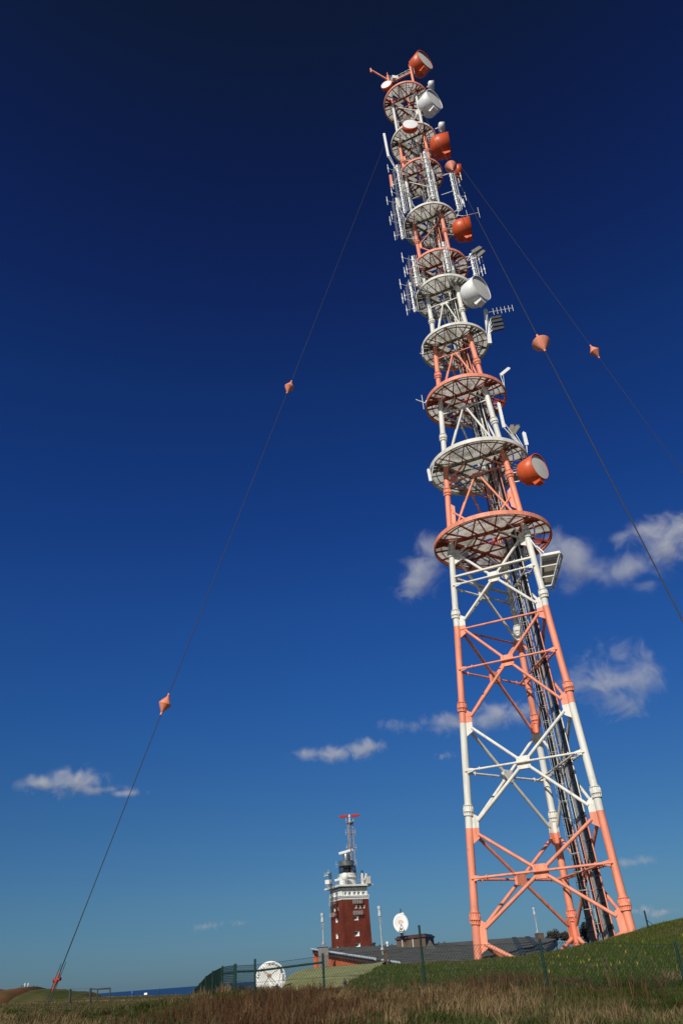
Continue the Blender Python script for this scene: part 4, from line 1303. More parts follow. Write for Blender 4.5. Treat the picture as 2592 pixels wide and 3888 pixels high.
# grey boxes (chimney like shafts) and the capped poles
def capped_pole(base, top, headb, headt, wpx, Y, label):
    P = at(*base, Y); zt = at(*headb, Y).z; zh = at(*headt, Y).z; r = wpx * pxm(P) / 2
    X = at(*headb, Y); P = Vector((X.x, Y, P.z)); t = thing('capped_pole', P, label, 'pole', 'slender poles with white capped sensors')
    b = MB(); b.tube(P - Vector((0, 0, 1)), Vector((P.x, P.y, zt)), .06, .05, n=8)
    b.lathe(Vector((P.x, P.y, lerp(P, Vector((P.x, P.y, zt)), .18).z)), (0, 0, 1), [(-.1, .08), (-.1, .15), (.1, .15), (.1, .08)], 8, smooth=False); b.build('pole', GALV, t)
    Hh = zh - zt; O = Vector((P.x, P.y, zt)); b = MB()
    b.lathe(O, (0, 0, 1), [(0, .02), (0, r * .92), (Hh * .28, r * .92), (Hh * .33, r * .72), (Hh * .62, r * .72), (Hh * .70, r * .98), (Hh, r * 1.02), (Hh, .01)], 20, smooth=False); b.build('sensor_head', WARR2, t)
    b = MB()
    for a in (0, 2.1, 4.2):
        d = Vector((math.cos(a), math.sin(a), 0)) * r * 1.0; b.tube(O + d, O + d - Vector((0, 0, Hh * .75)), .014, n=4); b.tube(O + d - Vector((0, 0, Hh * .7)), O - Vector((0, 0, Hh * .7)), .014, n=4)
    b.build('ground_rods', GALV, t)


WARR2 = mat('grey_white_plastic', (.46, .52, .55), .5, var=.06)
capped_pole((1231, 3600), 0, (1224, 3501), (1222.5, 3467), 13.5, 84, 'slender pole with a white capped sensor left of the lighthouse')
capped_pole((1451, 3630), 0, (1441, 3478), (1439, 3440), 14.5, 76, 'slender pole with a white capped sensor just right of the lighthouse')
capped_pole((2040, 3552), 0, (2028, 3473), (2024, 3445), 10, 97, 'slender pole with a white capped sensor seen between the tower legs')


def shaft(px0, px1, y0, y1, Y, m, label, az=0):
    P, Q = at(px0, y1, Y), at(px1, y1, Y); c = (P + Q) / 2; w = (Q - P).length; zt = at((px0 + px1) / 2, y0, Y).z
    t = thing('ventilation_shaft', Vector((c.x, c.y, c.z - 1)), label, 'shaft', 'sheet metal shafts on the station building')
    b = MB(); b.box((c.x, c.y, (zt + c.z - 1.2) / 2), w * .8, w * .8, zt - c.z + 1.2, az); b.build('casing', m, t)
    b = MB(); b.box((c.x, c.y, zt + .03), w * .84, w * .84, .06, az); b.build('lid', FASC, t)


shaft(1211, 1247, 3598, 3665, 83, GRYBOX, 'tall grey sheet metal shaft at the left end of the building', R(28))
shaft(1457, 1472, 3617, 3650, 64.5, BRBOX, 'brown-grey shaft at the foot of the pole right of the lighthouse', R(20))
shaft(2032, 2064, 3546, 3562, 95, BRBOX, 'brown box on the roof under the pole between the tower legs', R(15))

# pale green embankment below the orange wall
EMB = mat('pale_moss_turf', (.30, .33, .14), .95, c2=(.22, .21, .10), scale=.7, spec=.05, bump=.5, bscale=5)
tl = [(1062, 3750, 52), (1085, 3722, 58), (1108, 3698, 66), (1135, 3686, 74), (1170, 3676, 80), (1240, 3671, 78), (1330, 3664, 72), (1420, 3657, 65), (1466, 3650, 61.5)]
bt = [(1050, 3775, 44), (1075, 3775, 42), (1105, 3775, 40), (1150, 3772, 38), (1200, 3770, 36), (1240, 3772, 35), (1290, 3772, 34), (1350, 3745, 42), (1440, 3690, 54)]
V = []; rows = 9; ncol = 33
for r_ in range(rows + 2):
    for k in range(ncol):
        s = k / (ncol - 1) * (len(tl) - 1); i = min(int(s), len(tl) - 2); f = s - i
        T_ = lerp(at(*tl[i]), at(*tl[i + 1]), f); B_ = lerp(at(*bt[i]), at(*bt[i + 1]), f)
        if r_ <= rows:
            q = r_ / rows; P = lerp(B_, T_, q); P.z += .18 * math.sin(PI * q) + .03 * math.sin(k * 1.9 + r_ * 2.3)
            if r_ == 0: P.z -= .6
        else:
            P = T_ + Vector((0, 5, -2.5))
        V.append(P)
b = MB(); b.add(V, [(r_ * ncol + k, r_ * ncol + k + 1, (r_ + 1) * ncol + k + 1, (r_ + 1) * ncol + k) for r_ in range(rows + 1) for k in range(ncol - 1)], 0, True)
o = b.build('embankment', EMB); o['kind'] = 'structure'

# hydrant-like red marker in the grass in front of the embankment
P = at(1312, 3765, 27.5); t = thing('marker_stake', P, 'thin dark stake with a reddish tip at the foot of the pale slope', 'stake')
b = MB(); b.tube(P - Vector((0, 0, .5)), at(1309, 3738, 27.5), .022, n=6); b.build('stick', DARKST, t)
b = MB(); b.lathe(at(1309, 3738, 27.5), (0, 0, 1), [(-.02, .02), (.03, .05), (.08, .05), (.16, .01)], 8); b.build('tip', FASC, t)

# ------------------------------------------------------------------ satellite dishes on the ground and on the roof
def text_obj(name, s, size, Mx, m, parent):
    cu = bpy.data.curves.new(name, 'FONT'); cu.body = s; cu.size = size; cu.align_x = 'CENTER'; cu.align_y = 'CENTER'; cu.extrude = .004
    o = bpy.data.objects.new(name, cu); dg = bpy.context.evaluated_depsgraph_get()
    col.objects.link(o); bpy.context.view_layer.update()
    me = bpy.data.meshes.new_from_object(o.evaluated_get(bpy.context.evaluated_depsgraph_get()))
    bpy.data.objects.remove(o)
    vs = [Mx @ v.co for v in me.vertices]; fs = [tuple(p.vertices) for p in me.polygons]
    bpy.data.meshes.remove(me)
    return vs, fs


DISHW = mat('dish_white', (.80, .80, .76), .5, var=.04)
LETTER = mat('dark_lettering', (.05, .04, .06), .6); LETRED = mat('red_lettering', (.5, .05, .05), .6)
C0 = at(1027, 3716, 46); rD = 58 * pxm(C0); nrm = (-ray(1027, 3712)).normalized(); nrm = (nrm + Vector((-.12, 0, .06))).normalized()
ux = Vector((0, 0, 1)).cross(nrm).normalized(); uy = nrm.cross(ux)
sd = thing('satellite_dish', Vector((C0.x, C0.y, C0.z - rD)), 'big white round satellite dish with dark lettering round its rim behind the fence', 'satellite dish', 'white satellite dishes')
b = MB(); b.lathe(C0, nrm, [(-.22 * rD, .001), (-.2 * rD, .3 * rD), (-.12 * rD, .65 * rD), (0, rD), (.012 * rD, rD), (-.1 * rD, .66 * rD), (-.18 * rD, .3 * rD), (-.2 * rD, .001)], 48)
refl = b.build('reflector', DISHW, sd)
allv, allf = MB(), None
word = 'SATELLITENFUNKANLAGE'
for i, ch in enumerate(word):
    a = R(172) - R(172 + 8) * i / (len(word) - 1)
    rr_ = rD * .84; c_ = C0 + (ux * math.cos(a) + uy * math.sin(a)) * rr_ - nrm * (.02 * rD)
    ly = (ux * math.cos(a) + uy * math.sin(a)); lx = ly.cross(nrm)
    slope = (ly + nrm * .28).normalized(); nn = lx.cross(slope)
    Mx = Matrix((lx, slope, nn)).transposed().to_4x4(); Mx.translation = c_ + nn * .012
    vs, fs = text_obj('letter', ch, rD * .21, Mx, LETTER, sd); allv.add(vs, fs)
allv.build('lettering', LETTER, sd)
b = MB(); f0 = C0 + nrm * rD * .85 + uy * .12 * rD + ux * .04 * rD
for a in (R(40), R(135), R(225), R(318)):
    b.tube(C0 + (ux * math.cos(a) + uy * math.sin(a)) * rD * .93, f0, .014, n=5)
b.build('feed_struts', DARKST, sd)
b = MB(); b.tube(f0 - nrm * .1, f0 + nrm * .2, .085, .085, n=10); b.build('feed_horn', mat('feed_brown', (.30, .12, .06), .5), sd)
b = MB(); b.box(C0 + uy * -.55 * rD + ux * .3 * rD - nrm * .02, .34, .1, .2, .1); b.build('control_box', GRYBOX, sd)
b = MB(); b.tube(C0 - nrm * .2 * rD, C0 - nrm * .45 * rD, .2, n=10); b.tube(C0 - nrm * .45 * rD + Vector((0, 0, .2)), C0 - nrm * .45 * rD - Vector((0, 0, rD + 1.2)), .14, n=10); b.build('mount', GALV, sd)

Y2 = 90.5; C0 = at(1521, 3505, Y2); hx, hy = 28.5 * pxm(C0), 33.5 * pxm(C0); nrm = (-ray(1521, 3505)).normalized(); nrm = (nrm + Vector((.05, 0, .25))).normalized()
ux = Vector((0, 0, 1)).cross(nrm).normalized(); uy = nrm.cross(ux)
sd = thing('satellite_dish', Vector((C0.x, C0.y, C0.z - hy - 1)), 'white oval satellite dish on the brown penthouse of the station building', 'satellite dish', 'white satellite dishes')
vs = []; n = 40; prof = [(-.2, .001), (-.17, .4), (-.09, .75), (0, 1), (.03, 1), (-.06, .75), (-.14, .4), (-.17, .001)]
for tq, q in prof:
    for k in range(n):
        a = 2 * PI * k / n; vs.append(C0 + nrm * tq * hx + ux * math.cos(a) * q * hx + uy * math.sin(a) * q * hy)
b = MB(); b.add(vs, [(i * n + k, i * n + (k + 1) % n, (i + 1) * n + (k + 1) % n, (i + 1) * n + k) for i in range(len(prof) - 1) for k in range(n)], 0, True)
b.prism([C0 + ux * hx * .12 + uy * hy * .93, C0 + ux * hx * .52 + uy * hy * .82, C0 + ux * hx * .5 + uy * hy * 1.06, C0 + ux * hx * .12 + uy * hy * 1.05], nrm * .05); b.build('reflector', DISHW, sd)
Mx = Matrix((ux, uy, nrm)).transposed().to_4x4(); Mx.translation = C0 + uy * hy * .14 - nrm * .02
vs, fs = text_obj('letter', 'ASTRO', hx * .2, Mx, LETRED, sd); b = MB(); b.add(vs, fs)
for a0_, a1_ in ((.3, 2.8), (3.5, 5.9)):
    pts_ = [C0 + uy * hy * .14 + ux * math.cos(a) * hx * .3 + uy * math.sin(a) * hy * .2 - nrm * .03 for a in np.linspace(a0_, a1_, 14)]
    b.path(pts_, .012, n=4)
b.build('lettering', LETRED, sd)
b = MB(); fo = C0 - uy * hy * .98 + nrm * .55
b.tube(fo - ux * hx * .36, C0 - uy * hy * .32 + nrm * .75, .035, n=5); b.tube(fo + ux * hx * .36, C0 - uy * hy * .32 + nrm * .75, .035, n=5); b.tube(fo - ux * hx * .4, fo + ux * hx * .4, .04, n=5)
b.tube(fo - ux * hx * .36, C0 - uy * hy * 1.6 + ux * .05, .02, n=5); b.tube(fo + ux * hx * .36, C0 - uy * hy * 1.6 + ux * .2, .02, n=5); b.build('feed_arm', DARKST, sd)
b = MB(); P = C0 - nrm * .15 - uy * hy * .5; b.tube(P, Vector((P.x, P.y, ztop + .3)), .15, n=10); b.tube(C0 + uy * hy * .9 + ux * hx * .15 - nrm * .2, C0 + uy * hy * 1.55 + ux * hx * .15 - nrm * .2, .06, n=8); b.build('mast', DARKST, sd)

# ------------------------------------------------------------------ lighthouse
def brick_mat():
    m = bpy.data.materials.new('dark_red_brick'); m.use_nodes = True; nt = m.node_tree; b = nt.nodes['Principled BSDF']; b.inputs['Roughness'].default_value = .85; b.inputs['Specular IOR Level'].default_value = .2
    tc = nd(nt, 'ShaderNodeTexCoord'); sx = nd(nt, 'ShaderNodeSeparateXYZ'); nt.links.new(tc.outputs['Object'], sx.inputs[0])
    ad = nd(nt, 'ShaderNodeMath', operation='ADD'); nt.links.new(sx.outputs['X'], ad.inputs[0]); nt.links.new(sx.outputs['Y'], ad.inputs[1])
    cb = nd(nt, 'ShaderNodeCombineXYZ'); nt.links.new(ad.outputs[0], cb.inputs['X']); nt.links.new(sx.outputs['Z'], cb.inputs['Y'])
    br = nd(nt, 'ShaderNodeTexBrick'); br.inputs['Scale'].default_value = 1.0; br.inputs['Brick Width'].default_value = .5; br.inputs['Row Height'].default_value = .16; br.inputs['Mortar Size'].default_value = .012
    br.inputs['Color1'].default_value = (.185, .032, .016, 1); br.inputs['Color2'].default_value = (.125, .022, .012, 1); br.inputs['Mortar'].default_value = (.16, .07, .05, 1)
    nt.links.new(cb.outputs[0], br.inputs['Vector'])
    n = nd(nt, 'ShaderNodeTexNoise'); n.inputs['Scale'].default_value = .55; n.inputs['Detail'].default_value = 7; n.inputs['Roughness'].default_value = .7; mp = nd(nt, 'ShaderNodeMapping'); mp.inputs['Scale'].default_value = (1, 1, .35)
    nt.links.new(tc.outputs['Object'], mp.inputs[0]); nt.links.new(mp.outputs[0], n.inputs['Vector'])
    mr = nd(nt, 'ShaderNodeMapRange'); mr.inputs['From Min'].default_value = .3; mr.inputs['From Max'].default_value = .7; mr.inputs['To Min'].default_value = .62; mr.inputs['To Max'].default_value = 1.2
    nt.links.new(n.outputs['Fac'], mr.inputs['Value']); x = nd(nt, 'ShaderNodeVectorMath', operation='SCALE'); nt.links.new(br.outputs['Color'], x.inputs[0]); nt.links.new(mr.outputs['Result'], x.inputs['Scale'])
    nt.links.new(x.outputs[0], b.inputs['Base Color'])
    return m


YL = 220; BR = brick_mat(); LWHT = mat('lighthouse_white', (.76, .77, .73), .6, var=.08, scale=.7); GLASS = mat('dark_window_glass', (.012, .016, .02), .15, var=.1)
BETA = R(-64)
n_r = Vector((math.cos(BETA), math.sin(BETA), 0)); n_l = Vector((math.cos(BETA - PI / 2), math.sin(BETA - PI / 2), 0))
SPAN = abs(n_r.x) + abs(n_l.x)


def lev(xl, yl, xr, yr):
    L, Q = at(*ZL(xl, yl), YL), at(*ZL(xr, yr), YL); s = (Q.x - L.x) / SPAN
    return Vector(((L.x + Q.x) / 2, YL, (L.z + Q.z) / 2)), s


def corners(c, s):
    return [c + n_r * s / 2 * a + n_l * s / 2 * e for a, e in ((1, 1), (1, -1), (-1, -1), (-1, 1))]   # near, right, back, left


c_b, s_b = lev(303, 1185, 915, 1170); c_t, s_t = lev(286, 497, 855, 442)
zb_ext = -4.0; tt_ = (zb_ext - c_b.z) / (c_t.z - c_b.z); c_0 = lerp(c_b, c_t, tt_); s_0 = s_b + (s_t - s_b) * tt_
lh = thing('lighthouse', Vector((c_0.x, YL, zb_ext)), 'square dark red brick lighthouse with white gallery and radar mast behind the station roof', 'lighthouse')


def face_with_windows(b, lo, hi, face, wins, depth, mi_wall, out):
    """wall quad between corner rows lo and hi; wins are (u0,v0,u1,v1) with v upward"""
    i, j = (0, 1) if face == 'r' else (3, 0); nn = n_r if face == 'r' else n_l
    def P(u, v, d=0.):
        return lerp(lerp(lo[i], lo[j], u), lerp(hi[i], hi[j], u), v) - nn * d
    U = sorted(set([0, 1] + [w[0] for w in wins] + [w[2] for w in wins])); V = sorted(set([0, 1] + [w[1] for w in wins] + [w[3] for w in wins]))
    for a in range(len(U) - 1):
        for c in range(len(V) - 1):
            um, vm = (U[a] + U[a + 1]) / 2, (V[c] + V[c + 1]) / 2
            if any(w[0] < um < w[2] and w[1] < vm < w[3] for w in wins): continue
            b.add([P(U[a], V[c]), P(U[a + 1], V[c]), P(U[a + 1], V[c + 1]), P(U[a], V[c + 1])], [(0, 1, 2, 3)], mi_wall)
    for (u0, v0, u1, v1) in wins:
        f = MB(); q = [(u0, v0), (u1, v0), (u1, v1), (u0, v1)]
        # splayed white reveal: sloping sill and jambs around a smaller pane
        sl, sj = (.34, .2) if depth > .6 else (.05, .06)
        i0, i1, w0, w1 = u0 + (u1 - u0) * sj * .5, u1 - (u1 - u0) * sj, v0 + (v1 - v0) * sl, v1 - (v1 - v0) * .04
        p = [(i0, w0), (i1, w0), (i1, w1), (i0, w1)]
        for k in range(4):
            a, c, e, g_ = q[k], q[(k + 1) % 4], p[(k + 1) % 4], p[k]; f.add([P(*a), P(*c), P(*e, depth), P(*g_, depth)], [(0, 1, 2, 3)], 0)
        du, dv = (i1 - i0) * .07, (w1 - w0) * .07
        for a, c in (((i0, w0), (i1, w0 + dv)), ((i0, w1 - dv), (i1, w1)), ((i0, w0), (i0 + du, w1)), ((i1 - du, w0), (i1, w1)), (((i0 + i1) / 2 - du / 2, w0), ((i0 + i1) / 2 + du / 2, w1))):
            f.add([P(a[0], a[1], depth * .93), P(c[0], a[1], depth * .93), P(c[0], c[1], depth * .93), P(a[0], c[1], depth * .93)], [(0, 1, 2, 3)], 0)
        fr_ = f.build('window', LWHT, out)
        f = MB(); f.add([P(i0, w0, depth), P(i1, w0, depth), P(i1, w1, depth), P(i0, w1, depth)], [(0, 1, 2, 3)], 0); f.build('pane', GLASS, fr_)


def uv(face, x, y):
    """photo zoom coords on the brick part -> u,v of the face"""
    v = None
    if face == 'r':
        for _ in range(1):
            f = (y - 450) / (1175 - 450); xl, xr = 453 + f * 47, 855 + f * 60; u = (x - xl) / (xr - xl)
            yt, yb = lerp_(460, 441, u), lerp_(1182, 1170, u)
    else:
        f = (y - 480) / (1180 - 480); xl, xr = 286 + f * 18, 453 + f * 47; u = (x - xl) / (xr - xl); yt, yb = lerp_(498, 460, u), lerp_(1190, 1182, u)
    return u, 1 - (y - yt) / (yb - yt)


def lerp_(a, b, t): return a + (b - a) * t


def wlist(face, rects):
    o = []
    for x0, y0, x1, y1 in rects:
        u0, v1 = uv(face, x0, y0); u1, v0 = uv(face, x1, y1); o.append((u0, v0, u1, v1))
    return o


b = MB(); lo, hi = corners(c_0, s_0), corners(c_t, s_t); lo_b = corners(c_b, s_b)
face_with_windows(b, lo_b, hi, 'r', wlist('r', [(640, 540, 680, 592), (702, 540, 741, 592), (762, 538, 802, 588), (635, 710, 705, 772), (650, 940, 723, 1010), (668, 1116, 736, 1168)]), .75, 0, lh)
face_with_windows(b, lo_b, hi, 'l', wlist('l', [(341, 580, 361, 632), (391, 568, 412, 620), (368, 740, 399, 798), (375, 966, 406, 1036), (383, 1142, 408, 1180)]), .75, 0, lh)
for i, j in ((1, 2), (2, 3)):
    b.add([lo_b[i], lo_b[j], hi[j], hi[i]], [(0, 1, 2, 3)], 0)
for i in range(4):
    j = (i + 1) % 4; b.add([lo[i], lo[j], lo_b[j], lo_b[i]], [(0, 1, 2, 3)], 0)
b.build('brick_shaft', BR, lh)
# inner core so that the recesses read dark
# white top storey
c1, s1 = lev(284, 432, 838, 392); c2, s2 = lev(280, 325, 832, 268)
b = MB()
def band(b, ca, sa, cb, sb, mi=0):
    A_, B_ = corners(ca, sa), corners(cb, sb); b.add(A_ + B_, [(3, 2, 1, 0), (4, 5, 6, 7)] + [(k, (k + 1) % 4, 4 + (k + 1) % 4, 4 + k) for k in range(4)], mi)
up_ = Vector((0, 0, 1)); hc = c1.z - c_t.z
band(b, c_t + up_ * .0, s_t + .18, c_t + up_ * hc * .5, s_t + .22); band(b, c_t + up_ * hc * .5, s_t + .5, c_t + up_ * hc * .66, s_t + .55); band(b, c_t + up_ * hc * .66, s_t + .2, c_t + up_ * hc * .84, s_t + .2); band(b, c_t + up_ * hc * .84, s_t + .6, c1, s_t + .6)
b.build('cornice', LWHT, lh)
b = MB(); lo, hi = corners(c1, s_t - .05), corners(c2, s_t - .15)
wr_ = [((x0 - 440) / 398, .06, (x1 - 440) / 398, .44) for x0, x1 in ((490, 521), (558, 588), (630, 661), (694, 724), (764, 798))]
face_with_windows(b, lo, hi, 'r', wr_, .5, 0, lh)
wl_ = [((x0 - 285) / 155, .06, (x1 - 285) / 155, .44) for x0, x1 in ((300, 316), (328, 342), (352, 366), (384, 398), (417, 432))]
face_with_windows(b, lo, hi, 'l', wl_, .5, 0, lh)
for i, j in ((1, 2), (2, 3)):
    b.add([lo[i], lo[j], hi[j], hi[i]], [(0, 1, 2, 3)], 0)
# pilasters between the windows
for f, ws in (('r', wr_), ('l', wl_)):
    i, j = (0, 1) if f == 'r' else (3, 0); nn = n_r if f == 'r' else n_l
    us_ = [0.03] + [(a[2] + c[0]) / 2 for a, c in zip(ws[:-1], ws[1:])] + [.97]
    for u in us_:
        p = lerp(lo[i], lo[j], u) + nn * .06; q = lerp(lerp(lo[i], lo[j], u), lerp(hi[i], hi[j], u), .5) + nn * .06; b.beam(p, q, .12, .35, nn)
b.build('gallery_wall', LWHT, lh)
c3, s3 = lev(195, 322, 918, 240)
b = MB(); band(b, c3, s3, c3 + up_ * .42, s3 + .05); b.build('gallery_slab', LWHT, lh)
zt0 = c3.z + .42
b = MB(); cs = corners(c3 + up_ * .42, s3 - .5)
for i in range(4):
    A_, B_ = cs[i], cs[(i + 1) % 4]
    for zz in (.5, 1.05): b.tube(A_ + up_ * zz, B_ + up_ * zz, .025, n=4)
    for tq in np.linspace(0, 1, 9)[:-1]:
        p = lerp(A_, B_, tq); b.tube(p, p + up_ * 1.05, .025, n=4)
b.build('gallery_railing', GALV, lh)


def LT(x, y): return at(*ZT(x, y), YL)


def LL(x, y): return at(*ZL(x, y), YL)


mpx = pxm(LT(720, 1300))
x0, x1 = LT(560, 1440).x, LT(893, 1430).x; ctr = Vector(((x0 + x1) / 2, YL, 0)); rad = (x1 - x0) / 2
def lz(y, x=720): return LT(x, y).z
b = MB(); O = Vector((ctr.x, YL, 0))
b.lathe(O, up_, [(zt0, rad * 1.02), (lz(1490), rad * 1.0), (lz(1490), rad * 1.22), (lz(1472), rad * 1.22), (lz(1472), rad), (lz(1400), rad), (lz(1385), rad * .8), (lz(1385), .01)], 32, smooth=False); b.build('lantern_base', LWHT, lh)
b = MB()
for k in range(20):
    a = 2 * PI * k / 20; d = Vector((math.cos(a), math.sin(a), 0)) * rad * 1.18; b.tube(O + d + up_ * lz(1472), O + d + up_ * lz(1412), .022, n=4)
for y in (1440, 1412):
    b.path([O + up_ * lz(y) + Vector((math.cos(a), math.sin(a), 0)) * rad * 1.18 for a in np.linspace(0, 2 * PI, 33)], .022, n=4)
b.build('balcony_railing', GALV, lh)
b = MB(); rc = rad * .97
for k in range(16):
    a = 2 * PI * k / 16 + .1; d = Vector((math.cos(a), math.sin(a), 0)) * rc
    b.beam(O + d + up_ * (lz(1395)), O + d + up_ * lz(1245), .14, .1)
for y in (1390, 1355, 1335, 1290, 1255):
    b.path([O + up_ * lz(y) + Vector((math.cos(a), math.sin(a), 0)) * rc for a in np.linspace(0, 2 * PI, 25)], .06, n=4)
b.lathe(O, up_, [(lz(1395), rc * .5), (lz(1245), rc * .5)], 12); b.build('lantern_cage', CABLE, lh)
SLATE = mat('slate_grey_metal', (.17, .19, .20), .35, metal=.5, var=.2, scale=.6)
b = MB(); xa, xb = LT(553, 1200).x, LT(845, 1200).x; O2 = Vector(((xa + xb) / 2, YL, 0)); r2 = (xb - xa) / 2
b.lathe(O2, up_, [(lz(1260), .01), (lz(1260), r2), (lz(1245), r2 * 1.04), (lz(1240), r2), (lz(1150), r2), (lz(1145), r2 * 1.02), (lz(1135), .6)], 36, smooth=False); b.build('lantern_drum', SLATE, lh)
b = MB(); xa, xb = LT(633, 1080).x, LT(765, 1080).x; O3 = Vector(((xa + xb) / 2, YL, 0)); r3 = (xb - xa) / 2
b.lathe(O3, up_, [(lz(1150), r3), (lz(1010), r3), (lz(1000), r3 * .92), (lz(992), .3)], 28); b.build('radar_housing', SLATE, lh)
b = MB(); A_, B_ = LT(553, 998), LT(828, 918); b.tube(LT(690, 1000), lerp(A_, B_, .5), .2, n=8); b.beam(A_, B_, .42, .5); b.beam(lerp(A_, B_, .02) - up_ * .3, lerp(A_, B_, .98) - up_ * .3, .3, .1); b.build('radar_bar', LWHT, lh)
# lattice mast
b = MB(); tops_ = [LT(725, 400), LT(755, 402), LT(828, 400)]; bots_ = [LT(770, 1140), LT(800, 1150), LT(878, 1180)]
dy = (0.4, -.5, .3)
tops_ = [p + Vector((0, d, 0)) for p, d in zip(tops_, dy)]; bots_ = [p + Vector((0, d, 0)) for p, d in zip(bots_, dy)]
for a, c in zip(bots_, tops_): b.tube(a - up_ * 3.2, c, .13, n=6)
for k in range(14):
    for i in range(3):
        j = (i + 1) % 3; b.tube(lerp(bots_[i], tops_[i], k / 14), lerp(bots_[j], tops_[j], (k + 1) / 14), .05, n=4)
for k in (0, 5, 10, 14):
    for i in range(3):
        j = (i + 1) % 3; b.tube(lerp(bots_[i], tops_[i], k / 14), lerp(bots_[j], tops_[j], k / 14), .09, n=5)
P = (tops_[0] + tops_[2]) / 2; b.lathe(Vector((P.x, YL, P.z)), up_, [(-.3, .4), (.1, .9), (.35, .95), (.35, .01)], 14, smooth=False)
b.build('lattice_mast', mat('weathered_steel', (.40, .34, .29), .5, metal=.3, var=.25), lh)
b = MB()
for (x, y) in ((692, 580), (880, 575), (712, 880), (898, 880), (905, 1190), (505, 1220), (700, 340), (840, 340)):
    p = LT(x, y); b.tube(p - up_ * .7, p + up_ * .9, .05, n=5); b.sphere(p, .16, 5)
    q = LT(785 if y < 1000 else 720, y + 20); b.tube(p, q, .04, n=4)
b.build('mast_antennas', GALV, lh)
b = MB(); P = LT(768, 380); Q = LT(762, 215); b.tube(P, Q, .18, .12, n=8); b.sphere(LT(762, 262), .3, 6); b.build('mast_head', LWHT, lh)
ROT = mat('red_radar_mesh', (.50, .045, .03), .6, var=.2, scale=3)
for (xc, yc, sx_, tilt) in ((652, 262, 92, .09), (873, 243, 94, .09)):
    C_ = LT(xc, yc); w = sx_ * mpx / 5.227 * 1.0; b = MB(); hh_ = 24 / 5.227 * mpx * 1.0
    dx_ = Vector((math.cos(tilt) * .93, .35, math.sin(tilt))).normalized(); dz_ = Vector((-.1, .0, 1)).normalized(); dn_ = dx_.cross(dz_).normalized()
    pts_ = [C_ + dx_ * math.cos(a) * w * 1.05 + dz_ * math.sin(a) * hh_ for a in np.linspace(0, 2 * PI, 33)[:-1]]
    b.prism(pts_, dn_ * .08); b.path(pts_ + [pts_[0]], .07, n=5)
    for k in range(0, 32, 2): b.tube(pts_[k], C_ + (pts_[k] - C_) * 1.0 + dz_ * .22 * math.copysign(1, math.sin(2 * PI * k / 32)), .03, n=4)
    b.tube(C_, LT(762, 262), .1, n=6); b.build('radar_wing', ROT, lh)


def ltag(name, P, label, cat, group=None): return thing(name, P, label, cat, group)


# equipment standing on the gallery
P = LL(510, 137); t = ltag('drum_dish', P, 'round white dish on the lighthouse gallery in front of the white drum', 'dish antenna'); r = 52 / 3.92 * pxm(P)
Pd = P + Vector((0, -4.6, 0)); ax_ = Vector((-.15, -1, .0)).normalized(); b = MB(); b.lathe(Pd, ax_, [(.08, .001), (.03, r * .98), (-.3, r), (-.8, r * .6), (-.9, .01)], 28); b.build('drum', LWHT, t)
b = MB(); b.tube(Pd - ax_ * .6, Vector((Pd.x + .3, Pd.y + .6, zt0)), .15, n=8); b.build('pedestal', LWHT, t)
P = LL(480, 215); t = ltag('radar_scanner', P, 'low white radar scanner at the foot of the round dish on the gallery', 'radar'); b = MB(); Q = Vector((P.x, YL - 4.2, P.z)); b.lathe(Vector((Q.x, Q.y, zt0)), up_, [(0, .9), (.7, .8), (1.0, .4), (1.0, .01)], 16); b.build('pedestal', LWHT, t); b = MB(); b.beam(Q + Vector((-2.0, 0, .5)), Q + Vector((1.7, .2, .8)), .35, .5); b.build('scanner_bar', LWHT, t)
P = LL(770, 170); Pb = Vector((P.x, YL - 2.8, zt0)); t = ltag('fog_signal', Pb, 'pale twin-horned device on the right side of the lighthouse gallery', 'signal horn'); b = MB(); b.tube(Pb, Pb + up_ * 1.6, .5, .35, n=8); b.tube(Pb + up_ * 1.6, Pb + up_ * 2.7, .4, .2, n=8); b.build('body', mat('cream_paint', (.62, .58, .50), .6), t)
b = MB(); b.lathe(Pb + Vector((.5, -.1, .9)), (.5, -.1, 1), [(0, .15), (1.2, .3), (1.6, .5)], 12); b.build('horn', LWHT, t); b = MB(); b.tube(Pb + up_ * 2.6, Pb + up_ * 3.2, .26, n=8); b.build('cap', DARKST, t)
P = LL(850, 205); Pb = Vector((P.x, YL - 2.6, zt0)); t = ltag('equipment_cabinet', Pb, 'white cabinet at the right corner of the lighthouse gallery', 'cabinet'); b = MB(); b.box(Pb + up_ * .8, 1.2, 1.0, 1.6, BETA); b.build('casing', mat('cream_paint', (.62, .58, .50), .6), t); b = MB(); b.box(Pb + up_ * 1.65, 1.3, 1.1, .1, BETA); b.build('lid', LWHT, t)
P = LL(262, 195); Pb = Vector((P.x, YL - 1.0, P.z)); t = ltag('radar_scanner', Pb, 'white box-shaped radar bar at the left corner of the lighthouse gallery', 'radar'); b = MB(); b.beam(LL(215, 203) - Vector((0, 1, 0)), LL(312, 190) - Vector((0, 1, 0)), .7, 1.0); b.build('scanner_bar', LWHT, t); b = MB(); b.tube(Pb, Vector((Pb.x + .6, Pb.y, zt0 - .4)), .14, n=6); b.tube(Pb + Vector((-.8, 0, 0)), Vector((Pb.x + .1, Pb.y, zt0 - .4)), .09, n=6); b.build('stand', GALV, t)
